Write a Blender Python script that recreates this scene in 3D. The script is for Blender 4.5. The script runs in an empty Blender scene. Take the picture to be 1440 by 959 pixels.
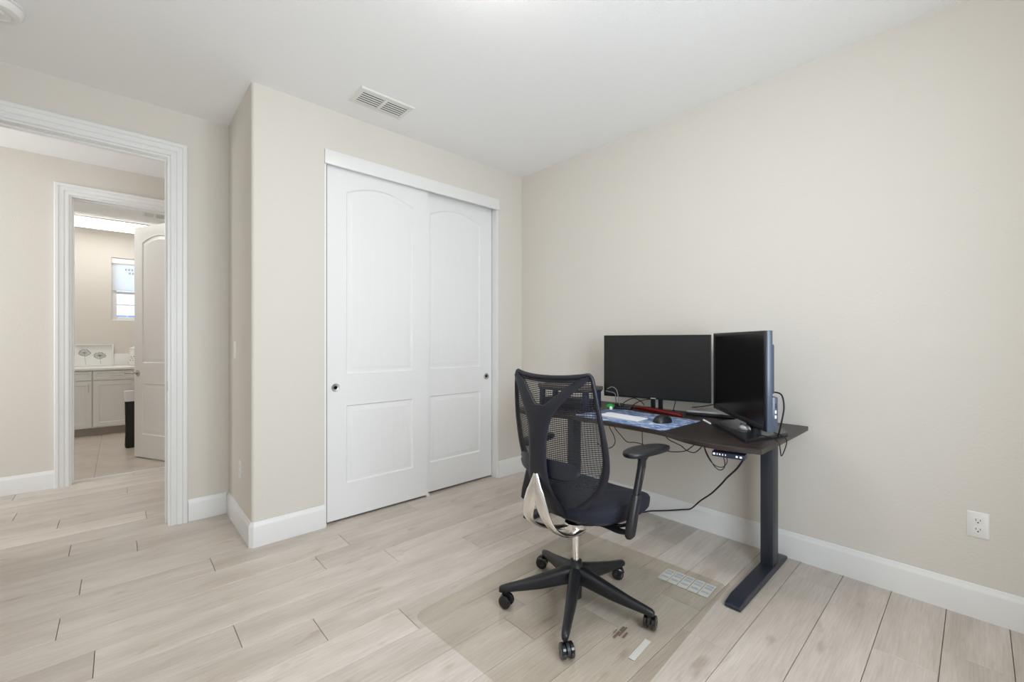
import bpy, bmesh, math, random
from mathutils import Vector, Matrix
from mathutils.geometry import tessellate_polygon
random.seed(7)
PI = math.pi
scene = bpy.context.scene
COL = scene.collection

# ------------------------------------------------------------------ camera, world, lights, exposure
cam_d = bpy.data.cameras.new('camera'); cam = bpy.data.objects.new('camera', cam_d); COL.objects.link(cam)
cam.location = (0, 0, 1.215); cam.rotation_euler = (PI/2, 0, -math.radians(42.58))
cam_d.sensor_width = 36.0; cam_d.lens = 15.035; cam_d.clip_start = 0.02; cam_d.clip_end = 400
scene.camera = cam

world = bpy.data.worlds.new('sky'); scene.world = world; world.use_nodes = True
bg = world.node_tree.nodes['Background']; bg.inputs[0].default_value = (0.62, 0.80, 1.0, 1); bg.inputs[1].default_value = 1.6

WIN_W, HALL_WIN_W, CEIL_LAMP, HALL_LAMP, BATH_LAMP = 31.5, 18.0, 31.0, 6.0, 4.0
wl = bpy.data.lights.new('daylight_at_window', 'AREA'); wl.shape = 'RECTANGLE'; wl.size = 1.25; wl.size_y = 1.50
wl.energy = WIN_W; wl.color = (0.86, 0.935, 1.0)
wlo = bpy.data.objects.new('daylight_at_window', wl); COL.objects.link(wlo)
wlo.location = (0.80, -0.66, 1.50); wlo.rotation_euler = (-PI/2, 0, PI)

hl = bpy.data.lights.new('daylight_at_hall_window', 'AREA'); hl.shape = 'RECTANGLE'; hl.size = 1.0; hl.size_y = 1.3
hl.energy = HALL_WIN_W; hl.color = (1.0, 0.985, 0.96)
hlo = bpy.data.objects.new('daylight_at_hall_window', hl); COL.objects.link(hlo)
hlo.location = (-2.34, 4.44, 1.55); hlo.rotation_euler = (0, -PI/2, 0)

vs = scene.view_settings
vs.view_transform = 'Standard'; vs.look = 'None'; vs.gamma = 1.0; vs.use_curve_mapping = False; vs.exposure = 0.64
try: scene.cycles.diffuse_bounces = 8
except Exception: pass

# ------------------------------------------------------------------ materials
def lin(r, g, b):
    f = lambda c: (c/255/12.92) if c/255 <= 0.04045 else ((c/255+0.055)/1.055)**2.4
    return (f(r), f(g), f(b), 1)
MATS = {}
def mat(name, rgb, rough=0.5, metal=0.0, bump=None, var=None, spec=None, coat=0.0, emit=None, alpha=None):
    """bump=(scale,strength,distance); var=(scale, rgb2)"""
    m = bpy.data.materials.new(name); m.use_nodes = True; MATS[name] = m
    nt = m.node_tree; N = nt.nodes; L = nt.links; p = N['Principled BSDF']
    p.inputs['Base Color'].default_value = lin(*rgb); p.inputs['Roughness'].default_value = rough
    p.inputs['Metallic'].default_value = metal
    if spec is not None: p.inputs['Specular IOR Level'].default_value = spec
    if coat: p.inputs['Coat Weight'].default_value = coat
    if emit: p.inputs['Emission Color'].default_value = lin(*emit[0]); p.inputs['Emission Strength'].default_value = emit[1]
    tc = N.new('ShaderNodeTexCoord')
    if bump:
        n = N.new('ShaderNodeTexNoise'); n.inputs['Scale'].default_value = bump[0]; n.inputs['Detail'].default_value = 3
        L.new(tc.outputs['Object'], n.inputs['Vector'])
        b = N.new('ShaderNodeBump'); b.inputs['Strength'].default_value = bump[1]; b.inputs['Distance'].default_value = bump[2]
        L.new(n.outputs['Fac'], b.inputs['Height']); L.new(b.outputs['Normal'], p.inputs['Normal'])
    if var:
        n = N.new('ShaderNodeTexNoise'); n.inputs['Scale'].default_value = var[0]; n.inputs['Detail'].default_value = 4
        L.new(tc.outputs['Object'], n.inputs['Vector'])
        cr = N.new('ShaderNodeValToRGB'); cr.color_ramp.elements[0].position = 0.38; cr.color_ramp.elements[1].position = 0.62
        cr.color_ramp.elements[0].color = lin(*rgb); cr.color_ramp.elements[1].color = lin(*var[1])
        L.new(n.outputs['Fac'], cr.inputs['Fac']); L.new(cr.outputs['Color'], p.inputs['Base Color'])
    return m

mat('wall_paint', (216, 211, 203), 0.62, bump=(95, 0.22, 0.004), spec=0.3)
mat('ceiling_paint', (243, 243, 243), 0.8, bump=(120, 0.30, 0.004), spec=0.2)
mat('trim_white', (230, 230, 229), 0.38, bump=(30, 0.03, 0.001))
mat('plastic_white', (232, 231, 228), 0.35)
mat('vent_metal', (228, 227, 222), 0.45)
mat('dark_void', (70, 68, 66), 0.8)
mat('underlay', (112, 98, 85), 0.9)
mat('chrome', (238, 236, 233), 0.2, 1.0, var=(6, (230, 227, 223)))
mat('brushed_nickel', (196, 194, 190), 0.42, 1.0, bump=(200, 0.05, 0.0005))
mat('black_plastic', (21, 21, 25), 0.42, bump=(500, 0.06, 0.0004))
mat('black_gloss', (14, 14, 17), 0.2, coat=0.3)
mat('grey_plastic', (27, 29, 38), 0.42, spec=0.4, bump=(400, 0.05, 0.0004))  # slight blue in the colour stands in for window reflections
mat('mesh_black', (26, 26, 32), 0.7)
mat('seat_fabric', (17, 19, 30), 0.85, bump=(900, 0.4, 0.001), var=(300, (26, 29, 44)))
mat('steel_black', (36, 41, 52), 0.42, bump=(600, 0.08, 0.0004), spec=0.6)  # blue cast of the window's reflection is put into this colour
mat('screen_wide', (21, 21, 23), 0.36)
mat('screen_thick', (9, 10, 13), 0.2, spec=0.55)
mat('blue_grey_plastic', (74, 84, 102), 0.32, spec=0.6)
mat('red_plastic', (104, 11, 11), 0.35)
mat('green_fibre', (46, 190, 74), 0.7, var=(60, (28, 140, 50)))
mat('white_paper', (238, 240, 242), 0.6)
mat('key_white', (240, 242, 246), 0.4)
mat('silver', (196, 200, 206), 0.35, 0.6)
mat('cable_black', (20, 20, 22), 0.55)
mat('cable_grey', (120, 122, 124), 0.5)
mat('riser_wood', (104, 92, 86), 0.5, var=(18, (86, 76, 72)))
mat('indigo_steel', (34, 40, 66), 0.4)
mat('slate', (30, 31, 36), 0.3, coat=0.2)
mat('cabinet_paint', (222, 221, 218), 0.45)
mat('toe_kick', (165, 155, 146), 0.6)
mat('quartz', (236, 235, 232), 0.25)
mat('bin_black', (22, 20, 18), 0.5)
mat('bag_white', (226, 226, 226), 0.4)
mat('ink_grey', (128, 128, 126), 0.7)
mat('canvas', (233, 233, 229), 0.8, bump=(300, 0.1, 0.0005))
mat('grout', (176, 164, 150), 0.9)
mat('tile', (204, 194, 184), 0.32, var=(3.5, (192, 180, 168)))
mat('sticker', (196, 196, 188), 0.5)
mat('sticker_ink', (166, 169, 177), 0.6)
mat('sticker_brown', (112, 92, 80), 0.6)
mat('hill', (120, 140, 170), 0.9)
mat('lamp_glow', (255, 250, 240), 0.5, emit=((255, 250, 242), CEIL_LAMP))
mat('hall_glow', (255, 248, 236), 0.5, emit=((250, 250, 250), HALL_LAMP))
mat('bath_fill_glow', (255, 250, 242), 0.5, emit=((252, 251, 248), 30.0))  # glow of the added fill lamp near the bathroom door
mat('bath_glow', (255, 250, 242), 0.5, emit=((252, 251, 248), BATH_LAMP))
mat('led_white', (240, 244, 255), 0.5, emit=((235, 240, 255), 0.35))

def wood_floor():
    m = bpy.data.materials.new('oak_plank'); m.use_nodes = True; MATS['oak_plank'] = m
    nt = m.node_tree; N = nt.nodes; L = nt.links; p = N['Principled BSDF']
    oi = N.new('ShaderNodeObjectInfo'); tc = N.new('ShaderNodeTexCoord')
    mul = N.new('ShaderNodeMath'); mul.operation = 'MULTIPLY'; mul.inputs[1].default_value = 37.0
    L.new(oi.outputs['Random'], mul.inputs[0])
    comb = N.new('ShaderNodeCombineXYZ'); L.new(mul.outputs[0], comb.inputs[0]); L.new(mul.outputs[0], comb.inputs[1])
    add = N.new('ShaderNodeVectorMath'); add.operation = 'ADD'
    L.new(tc.outputs['Object'], add.inputs[0]); L.new(comb.outputs[0], add.inputs[1])
    def noise(scl, detail, rough=0.55):
        mp = N.new('ShaderNodeMapping'); mp.inputs['Scale'].default_value = scl
        L.new(add.outputs[0], mp.inputs['Vector'])
        n = N.new('ShaderNodeTexNoise'); n.inputs['Scale'].default_value = 1; n.inputs['Detail'].default_value = detail
        n.inputs['Roughness'].default_value = rough
        L.new(mp.outputs[0], n.inputs['Vector']); return n
    broad = noise((1.6, 9, 1), 3); fine = noise((7, 130, 1), 5, 0.65); knots = noise((4.5, 13, 1), 2)
    r1 = N.new('ShaderNodeValToRGB'); e = r1.color_ramp.elements
    e[0].position = 0.30; e[0].color = lin(196, 186, 176); e[1].position = 0.72; e[1].color = lin(220, 212, 204)
    L.new(broad.outputs['Fac'], r1.inputs['Fac'])
    r2 = N.new('ShaderNodeValToRGB'); e = r2.color_ramp.elements
    e[0].position = 0.32; e[0].color = (0.80, 0.77, 0.74, 1); e[1].position = 0.60; e[1].color = (1, 1, 1, 1)
    L.new(fine.outputs['Fac'], r2.inputs['Fac'])
    r3 = N.new('ShaderNodeValToRGB'); e = r3.color_ramp.elements
    e[0].position = 0.25; e[0].color = (0.74, 0.69, 0.65, 1); e[1].position = 0.37; e[1].color = (1, 1, 1, 1)
    L.new(knots.outputs['Fac'], r3.inputs['Fac'])
    def mulc(a, b, f):
        x = N.new('ShaderNodeMix'); x.data_type = 'RGBA'; x.blend_type = 'MULTIPLY'; x.inputs[0].default_value = f
        L.new(a, x.inputs[6]); L.new(b, x.inputs[7]); return x.outputs[2]
    c = mulc(r1.outputs['Color'], r2.outputs['Color'], 0.75); c = mulc(c, r3.outputs['Color'], 0.85)
    tone = N.new('ShaderNodeValToRGB'); e = tone.color_ramp.elements
    e[0].position = 0.0; e[0].color = (0.84, 0.825, 0.81, 1); e[1].position = 1.0; e[1].color = (1.03, 1.03, 1.03, 1)
    L.new(oi.outputs['Random'], tone.inputs['Fac']); c = mulc(c, tone.outputs['Color'], 1.0)
    L.new(c, p.inputs['Base Color']); p.inputs['Roughness'].default_value = 0.34; p.inputs['Specular IOR Level'].default_value = 0.42
    b = N.new('ShaderNodeBump'); b.inputs['Strength'].default_value = 0.12; b.inputs['Distance'].default_value = 0.001
    L.new(fine.outputs['Fac'], b.inputs['Height']); L.new(b.outputs['Normal'], p.inputs['Normal'])
wood_floor()

def grain(name, c1, c2, axis_scale, rough):
    m = mat(name, c1, rough); nt = m.node_tree; N = nt.nodes; L = nt.links; p = N['Principled BSDF']
    tc = N.new('ShaderNodeTexCoord'); mp = N.new('ShaderNodeMapping'); mp.inputs['Scale'].default_value = axis_scale
    L.new(tc.outputs['Object'], mp.inputs['Vector'])
    n = N.new('ShaderNodeTexNoise'); n.inputs['Scale'].default_value = 1; n.inputs['Detail'].default_value = 5
    L.new(mp.outputs[0], n.inputs['Vector'])
    cr = N.new('ShaderNodeValToRGB'); cr.color_ramp.elements[0].position = 0.35; cr.color_ramp.elements[1].position = 0.65
    cr.color_ramp.elements[0].color = lin(*c1); cr.color_ramp.elements[1].color = lin(*c2)
    L.new(n.outputs['Fac'], cr.inputs['Fac']); L.new(cr.outputs['Color'], p.inputs['Base Color'])
grain('espresso', (32, 26, 24), (52, 43, 39), (70, 4, 70), 0.4)

def grooved(name, rgb, period):
    """white moulded door skin with shallow vertical plank grooves (fine relief only)"""
    m = mat(name, rgb, 0.4); nt = m.node_tree; N = nt.nodes; L = nt.links; p = N['Principled BSDF']
    tc = N.new('ShaderNodeTexCoord'); w = N.new('ShaderNodeTexWave'); w.wave_type = 'BANDS'; w.bands_direction = 'X'; w.wave_profile = 'SAW'
    w.inputs['Scale'].default_value = 0.314/period; L.new(tc.outputs['Object'], w.inputs['Vector'])
    cr = N.new('ShaderNodeValToRGB'); cr.color_ramp.elements[0].position = 0.0; cr.color_ramp.elements[1].position = 0.05
    L.new(w.outputs['Fac'], cr.inputs['Fac'])
    n = N.new('ShaderNodeTexNoise'); mp = N.new('ShaderNodeMapping'); mp.inputs['Scale'].default_value = (160, 160, 8)
    L.new(tc.outputs['Object'], mp.inputs[0]); L.new(mp.outputs[0], n.inputs['Vector']); n.inputs['Scale'].default_value = 1
    b = N.new('ShaderNodeBump'); b.inputs['Strength'].default_value = 0.35; b.inputs['Distance'].default_value = 0.002
    L.new(cr.outputs['Color'], b.inputs['Height'])
    b2 = N.new('ShaderNodeBump'); b2.inputs['Strength'].default_value = 0.05; b2.inputs['Distance'].default_value = 0.001
    L.new(n.outputs['Fac'], b2.inputs['Height']); L.new(b.outputs['Normal'], b2.inputs['Normal']); L.new(b2.outputs['Normal'], p.inputs['Normal'])
grooved('door_panel_skin', (232, 232, 232), 0.085)
mat('door_skin', (232, 232, 232), 0.4, bump=(60, 0.03, 0.001))

def blue_pad():
    m = mat('blue_pad', (70, 98, 150), 0.75); nt = m.node_tree; N = nt.nodes; L = nt.links; p = N['Principled BSDF']
    tc = N.new('ShaderNodeTexCoord'); mp = N.new('ShaderNodeMapping'); mp.inputs['Scale'].default_value = (34, 15, 1)
    L.new(tc.outputs['Object'], mp.inputs[0])
    n = N.new('ShaderNodeTexNoise'); n.inputs['Scale'].default_value = 1; n.inputs['Detail'].default_value = 3; n.inputs['Distortion'].default_value = 1.2
    L.new(mp.outputs[0], n.inputs['Vector'])
    cr = N.new('ShaderNodeValToRGB'); e = cr.color_ramp.elements
    e[0].position = 0.36; e[0].color = lin(78, 98, 140); e[1].position = 0.64; e[1].color = lin(190, 200, 218)
    x = e.new(0.52); x.color = lin(110, 132, 174)
    L.new(n.outputs['Fac'], cr.inputs['Fac']); L.new(cr.outputs['Color'], p.inputs['Base Color'])
blue_pad()

def clear(name, tint, gloss, rough=0.06, fac=0.08):
    m = bpy.data.materials.new(name); m.use_nodes = True; MATS[name] = m
    nt = m.node_tree; N = nt.nodes; L = nt.links; N.remove(N['Principled BSDF'])
    t = N.new('ShaderNodeBsdfTransparent'); t.inputs[0].default_value = tint
    g = N.new('ShaderNodeBsdfGlossy'); g.inputs['Color'].default_value = (gloss, gloss, gloss, 1); g.inputs['Roughness'].default_value = rough
    lw = N.new('ShaderNodeLayerWeight'); lw.inputs['Blend'].default_value = 0.5
    pw = N.new('ShaderNodeMath'); pw.operation = 'POWER'; pw.inputs[1].default_value = 4.0; L.new(lw.outputs['Facing'], pw.inputs[0])
    fr = N.new('ShaderNodeMath'); fr.operation = 'MULTIPLY_ADD'; fr.inputs[1].default_value = 0.55; fr.inputs[2].default_value = 0.035; L.new(pw.outputs[0], fr.inputs[0])
    mx = N.new('ShaderNodeMixShader'); L.new(fr.outputs[0], mx.inputs[0]); L.new(t.outputs[0], mx.inputs[1]); L.new(g.outputs[0], mx.inputs[2])
    L.new(mx.outputs[0], N['Material Output'].inputs['Surface'])
clear('glass', (0.95, 0.97, 0.98, 1), 1.0, 0.02)
clear('clear_vinyl', (0.965, 0.96, 0.94, 1), 0.8, 0.16)

def shade_cloth():
    m = mat('shade_cloth', (240, 240, 238), 0.8); nt = m.node_tree; N = nt.nodes; L = nt.links; p = N['Principled BSDF']
    t = N.new('ShaderNodeBsdfTranslucent'); t.inputs[0].default_value = (0.9, 0.9, 0.92, 1)
    mx = N.new('ShaderNodeMixShader'); mx.inputs[0].default_value = 0.6
    L.new(p.outputs[0], mx.inputs[1]); L.new(t.outputs[0], mx.inputs[2]); L.new(mx.outputs[0], N['Material Output'].inputs['Surface'])
shade_cloth()

# ------------------------------------------------------------------ mesh helpers (all in world coordinates)
ORG = {}
class MB:
    def __init__(s): s.bm = bmesh.new()
    def box(s, x0, x1, y0, y1, z0, z1, bev=0, seg=2):
        r = bmesh.ops.create_cube(s.bm, size=1)
        M = Matrix.Translation(((x0+x1)/2, (y0+y1)/2, (z0+z1)/2)) @ Matrix.Diagonal((abs(x1-x0), abs(y1-y0), abs(z1-z0), 1))
        bmesh.ops.transform(s.bm, matrix=M, verts=r['verts'])
        if bev:
            es = list({e for v in r['verts'] for e in v.link_edges})
            bmesh.ops.bevel(s.bm, geom=es, offset=bev, segments=seg, profile=0.5, affect='EDGES')
        return s
    def obox(s, c, size, rz=0, bev=0, seg=2, M0=None):
        """box centred at c, turned by rz about z (or by matrix M0)"""
        r = bmesh.ops.create_cube(s.bm, size=1)
        R = M0 if M0 is not None else Matrix.Rotation(rz, 4, 'Z')
        bmesh.ops.transform(s.bm, matrix=Matrix.Diagonal((*size, 1)), verts=r['verts'])
        vs_ = r['verts']
        if bev:
            es = list({e for v in vs_ for e in v.link_edges})
            q = bmesh.ops.bevel(s.bm, geom=es, offset=bev, segments=seg, profile=0.5, affect='EDGES')
            vs_ = list({v for f in q['faces'] for v in f.verts} | {v for v in vs_ if v.is_valid})
        bmesh.ops.transform(s.bm, matrix=Matrix.Translation(c) @ R, verts=vs_)
        return s
    def loft(s, rings, closed=True, caps=True, loop=False):
        """rings: lists of equal length; closed: each ring is a loop; loop: last ring joins the first"""
        R = [[s.bm.verts.new(p) for p in r] for r in rings]
        n = len(R[0]); K = len(R)
        for i in range(K if loop else K-1):
            a, b = R[i], R[(i+1) % K]
            for j in range(n if closed else n-1):
                k = (j+1) % n
                try: s.bm.faces.new((a[j], a[k], b[k], b[j]))
                except ValueError: pass
        if caps and closed and not loop:
            try: s.bm.faces.new(R[0][::-1]); s.bm.faces.new(R[-1])
            except ValueError: pass
        return s
    def tube(s, pts, rad, n=8, loop=False):
        pts = [Vector(p) for p in pts]; K = len(pts); rings = []
        up = Vector((0, 0, 1)); prev = None
        for i, p in enumerate(pts):
            d = (pts[(i+1) % K]-pts[i-1]) if loop else (pts[min(i+1, K-1)]-pts[max(i-1, 0)])
            d.normalize()
            if prev is None:
                u = d.cross(up)
                if u.length < 1e-4: u = d.cross(Vector((1, 0, 0)))
            else: u = prev-d*prev.dot(d)
            u.normalize(); prev = u; v = d.cross(u)
            r = rad[i] if isinstance(rad, (list, tuple)) else rad
            rx, ry = r if isinstance(r, (list, tuple)) else (r, r)
            rings.append([p+u*rx*math.cos(2*PI*j/n)+v*ry*math.sin(2*PI*j/n) for j in range(n)])
        return s.loft(rings, loop=loop)
    def lathe(s, prof, c=(0, 0, 0), axis='Z', n=24):
        """prof: (radius, height) pairs"""
        c = Vector(c); rings = []
        for r, h in prof:
            r = max(r, 1e-4); ring = []
            for j in range(n):
                a = 2*PI*j/n; q = (r*math.cos(a), r*math.sin(a), h)
                if axis == 'X': q = (h, r*math.cos(a), r*math.sin(a))
                if axis == 'Y': q = (r*math.sin(a), h, r*math.cos(a))
                ring.append(c+Vector(q))
            rings.append(ring)
        return s.loft(rings)
    def prism(s, poly, z0, z1):
        a = [s.bm.verts.new((x, y, z0)) for x, y in poly]; b = [s.bm.verts.new((x, y, z1)) for x, y in poly]
        n = len(poly)
        for j in range(n): s.bm.faces.new((a[j], a[(j+1) % n], b[(j+1) % n], b[j]))
        for tri in tessellate_polygon([[Vector((x, y, 0)) for x, y in poly]]):
            s.bm.faces.new([a[i] for i in tri[::-1]]); s.bm.faces.new([b[i] for i in tri])
        return s
    def face(s, pts):
        s.bm.faces.new([s.bm.verts.new(p) for p in pts]); return s
    def bar(s, p, q, w, h):
        """rectangular bar from p to q (w across, h up)"""
        p, q = Vector(p), Vector(q); d = (q-p).normalized(); u = d.cross(Vector((0, 0, 1)))
        if u.length < 1e-4: u = Vector((1, 0, 0))
        u.normalize(); v = u.cross(d)
        o = [u*w/2+v*h/2, -u*w/2+v*h/2, -u*w/2-v*h/2, u*w/2-v*h/2]
        return s.loft([[p+k for k in o], [q+k for k in o]])
    def xf(s, M):
        bmesh.ops.transform(s.bm, matrix=M, verts=s.bm.verts); return s
    def build(s, name, m, parent=None, smooth=35, origin=None, kind=None):
        bm = s.bm
        bmesh.ops.recalc_face_normals(bm, faces=bm.faces)
        if parent is not None: org = ORG[parent.name]
        elif origin is not None: org = Vector(origin)
        else:
            xs = [v.co for v in bm.verts]
            lo = Vector([min(c[i] for c in xs) for i in range(3)]); hi = Vector([max(c[i] for c in xs) for i in range(3)])
            org = Vector(((lo.x+hi.x)/2, (lo.y+hi.y)/2, lo.z))
        bmesh.ops.translate(bm, verts=bm.verts, vec=-org)
        me = bpy.data.meshes.new(name); bm.to_mesh(me); bm.free()
        if smooth:
            me.shade_smooth()
            try: me.set_sharp_from_angle(angle=math.radians(smooth))
            except Exception: pass
        me.materials.append(MATS[m])
        o = bpy.data.objects.new(name, me); COL.objects.link(o)
        if parent is not None: o.parent = parent
        else: o.location = org
        ORG[o.name] = org
        if kind: o['kind'] = kind
        return o
def tag(o, label, cat, group=None, kind=None):
    o['label'] = label; o['category'] = cat
    if group: o['group'] = group
    if kind: o['kind'] = kind
    return o
def thing(name, loc, label, cat, group=None, kind=None):
    o = bpy.data.objects.new(name, None); COL.objects.link(o); o.location = loc; o.empty_display_size = 0.05
    ORG[o.name] = Vector(loc); return tag(o, label, cat, group, kind)
def spline(pts, per=8, loop=False):
    P_ = [Vector(p) for p in pts]; out = []; n = len(P_)
    for i in range(n if loop else n-1):
        g = (lambda k: P_[k % n]) if loop else (lambda k: P_[max(0, min(n-1, k))])
        p0, p1, p2, p3 = g(i-1), g(i), g(i+1), g(i+2)
        for j in range(per):
            t = j/per
            out.append(0.5*((2*p1)+(p2-p0)*t+(2*p0-5*p1+4*p2-p3)*t*t+(3*p1-p0-3*p2+p3)*t**3))
    if not loop: out.append(P_[-1])
    return out
def interp(tab, x):
    if x <= tab[0][0]: return tab[0][1]
    for (a, va), (b, vb) in zip(tab, tab[1:]):
        if x <= b: return va+(vb-va)*(x-a)/(b-a)
    return tab[-1][1]
def rrect(w, h, r, n=4):
    """rounded rectangle outline, counter-clockwise, centred"""
    out = []
    for cx, cy, a0 in ((w/2-r, h/2-r, 0), (-w/2+r, h/2-r, PI/2), (-w/2+r, -h/2+r, PI), (w/2-r, -h/2+r, 1.5*PI)):
        for k in range(n+1):
            a = a0+PI/2*k/n; out.append((cx+r*math.cos(a), cy+r*math.sin(a)))
    return out

# ------------------------------------------------------------------ the setting
RW, CW, JX, EW, HW, BW, CEIL = 2.775, 2.885, 0.573, 3.60, 5.17, 8.22, 2.74
XL, YR = -0.85, -0.60          # left and rear wall of the room
WT = 0.11
EX0, EX1, EZ = -0.56, 0.25, 2.440      # doorway of the room
BX0, BX1, BZ = -0.300, 0.475, 2.448     # bathroom doorway
CX0, CX1, CZ = 0.987, 2.483, 2.46      # closet opening

def wall(name, boxes, label):
    b = MB()
    for q in boxes: b.box(*q)
    o = b.build(name, 'wall_paint', smooth=0); return tag(o, label, 'wall', kind='structure')
tag(MB().box(-2.4, RW+.12, YR-.12, BW+.12, CEIL, CEIL+.1).build('ceiling', 'ceiling_paint', smooth=0), 'off-white textured ceiling over the room, hall and bathroom', 'ceiling', kind='structure')
wall('wall_right', [(RW, RW+WT, YR-WT, EW+WT, 0, CEIL)], 'long beige wall behind the desk')
wall('wall_left', [(XL-WT, XL, YR-WT, EW, 0, CEIL)], 'beige side wall opposite the desk')
wall('wall_rear', [(XL, 0.15, YR-WT, YR, 0, CEIL), (1.45, RW, YR-WT, YR, 0, CEIL), (0.15, 1.45, YR-WT, YR, 0, 0.75), (0.15, 1.45, YR-WT, YR, 2.25, CEIL)], 'beige wall with the daylight window')
# closet wall with rounded outer corner and the return to the entry wall
b = MB(); r = 0.02
arc = [(JX+r-r*math.cos(a), CW+r-r*math.sin(a)) for a in [PI/2*k/6 for k in range(7)]]
b.prism([(JX, EW)]+arc+[(CX0, CW), (CX0, CW+WT), (JX+WT, CW+WT), (JX+WT, EW)], 0, CEIL)
b.box(CX0, CX1, CW, CW+WT, CZ, CEIL); b.box(CX1, RW, CW, CW+WT, 0, CEIL)
tag(b.build('wall_back', 'wall_paint', smooth=40), 'beige closet wall with rounded outer corner', 'wall', kind='structure')
wall('wall_entry', [(-2.3, EX0, EW, EW+WT, 0, CEIL), (EX1, RW, EW, EW+WT, 0, CEIL), (EX0, EX1, EW, EW+WT, EZ, CEIL)], 'beige wall around the open doorway to the hall')
wall('wall_hall', [(-2.3, BX0, HW, HW+WT, 0, CEIL), (BX1, 1.7, HW, HW+WT, 0, CEIL), (BX0, BX1, HW, HW+WT, BZ, CEIL)], 'beige hall wall around the bathroom doorway')
wall('wall_hall_left', [(-2.3-WT, -2.3, EW, 3.89, 0, CEIL), (-2.3-WT, -2.3, 4.99, HW+WT, 0, CEIL), (-2.3-WT, -2.3, 3.89, 4.99, 0, .86), (-2.3-WT, -2.3, 3.89, 4.99, 2.24, CEIL)], 'beige wall closing one end of the hall')
wall('wall_hall_right', [(1.6, 1.6+WT, EW+WT, HW, 0, CEIL)], 'beige wall closing the other end of the hall')
WX0, WX1, WZ0, WZ1 = -0.078, 0.74, 1.50, 2.39
wall('wall_bathroom_back', [(-1.3, WX0, BW, BW+WT, 0, CEIL), (WX1, 1.2, BW, BW+WT, 0, CEIL), (WX0, WX1, BW, BW+WT, 0, WZ0), (WX0, WX1, BW, BW+WT, WZ1, CEIL)], 'beige bathroom wall around the small window')
wall('wall_bathroom_left', [(-1.3-WT, -1.3, HW+WT, BW+WT, 0, CEIL)], 'beige bathroom side wall beyond the cabinets')
wall('wall_bathroom_right', [(1.2, 1.2+WT, HW+WT, BW+WT, 0, CEIL)], 'beige bathroom side wall behind the open door')

# floor: underlay plus one object per plank
fl = MB().box(-2.4, RW+.12, YR-.12, HW+WT, -0.06, -0.011).build('floor', 'underlay', smooth=0, origin=(0, 0, 0))
tag(fl, 'light oak plank floor of the room and hall', 'floor', kind='structure')
PW, PL, Y0 = 0.1875, 1.205, 0.095
known = {21: -0.296, 23: -0.53, 20: 0.14, 17: 0.0785, 18: -0.21, 14: 0.375, 15: -0.14, 13: -0.19, 11: -0.07, 10: 0.36, 9: 0.625, 12: 0.813,
         8: 0.935, 2: 2.583, 0: 2.20, 3: 1.755, -1: 2.38, 5: 1.56, 7: 1.375, 1: 0.55, 4: 0.72, 6: 2.45, 16: 0.62, 19: 0.46, 22: 0.27, -2: 1.6, -3: 0.9, -4: 1.9, 24: 0.05, 25: 0.4, 26: -0.6, 27: 0.1}
meshes = {}
def plank(x0, x1, y0, y1):
    g = 0.0010
    key = (round(x1-x0, 4), round(y1-y0, 4))
    if key not in meshes:
        mb = MB(); w, d = x1-x0-2*g, y1-y0-2*g; c = 0.0012
        ring = lambda dx, dy, z: [(dx, dy, z), (w-dx, dy, z), (w-dx, d-dy, z), (dx, d-dy, z)]
        mb.loft([ring(0, 0, -0.011), ring(0, 0, -c), ring(c, c, 0)])
        o = mb.build('plank', 'oak_plank', parent=fl, smooth=0); meshes[key] = o.data
    else:
        o = bpy.data.objects.new('plank', meshes[key]); COL.objects.link(o); o.parent = fl
    o.location = (x0+g, y0+g, 0)
for rr in range(-4, 28):
    y0 = Y0+PW*rr; y1 = y0+PW
    if y1 <= YR: continue
    y0 = max(y0, YR); y1 = min(y1, HW+WT)
    if y1-y0 < 0.02: continue
    lo, hi = (XL, RW) if y0 < EW-0.05 else (-1.75, 1.6)
    x = known.get(rr, 0.3)
    while x > lo: x -= PL
    while x < hi:
        a, c = max(x, lo), min(x+PL, hi)
        if c-a > 0.015: plank(a, c, y0, y1)
        x += PL
bf = MB().box(-1.4, 1.3, HW+WT, BW+.12, -0.06, -0.003).build('floor_bathroom', 'grout', smooth=0, origin=(0, HW+WT, 0))
tag(bf, 'taupe tiled bathroom floor', 'floor', kind='structure')
tm = None
for i in range(-2, 2):
    for j in range(5):
        x0 = -0.16+0.61*i; y0 = HW+WT+0.015+0.61*j
        if tm is None:
            mb = MB(); w = 0.606
            q = lambda d, z: [(d, d, z), (w-d, d, z), (w-d, w-d, z), (d, w-d, z)]
            mb.loft([q(0, -0.003), q(0, -0.001), q(0.001, 0)]); o = mb.build('tile', 'tile', parent=bf, smooth=0); tm = o.data
            # built about the parent's origin
            for v in tm.vertices: v.co += ORG[bf.name]
        else:
            o = bpy.data.objects.new('tile', tm); COL.objects.link(o); o.parent = bf
        o.location = (x0, y0-(HW+WT), 0)
tag(MB().box(BX0, BX1, HW+WT-.008, HW+WT+.016, 0, .005, .002).build('trim_threshold', 'trim_white'), 'pale transition strip between oak planks and bathroom tile', 'trim', kind='structure')

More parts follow.
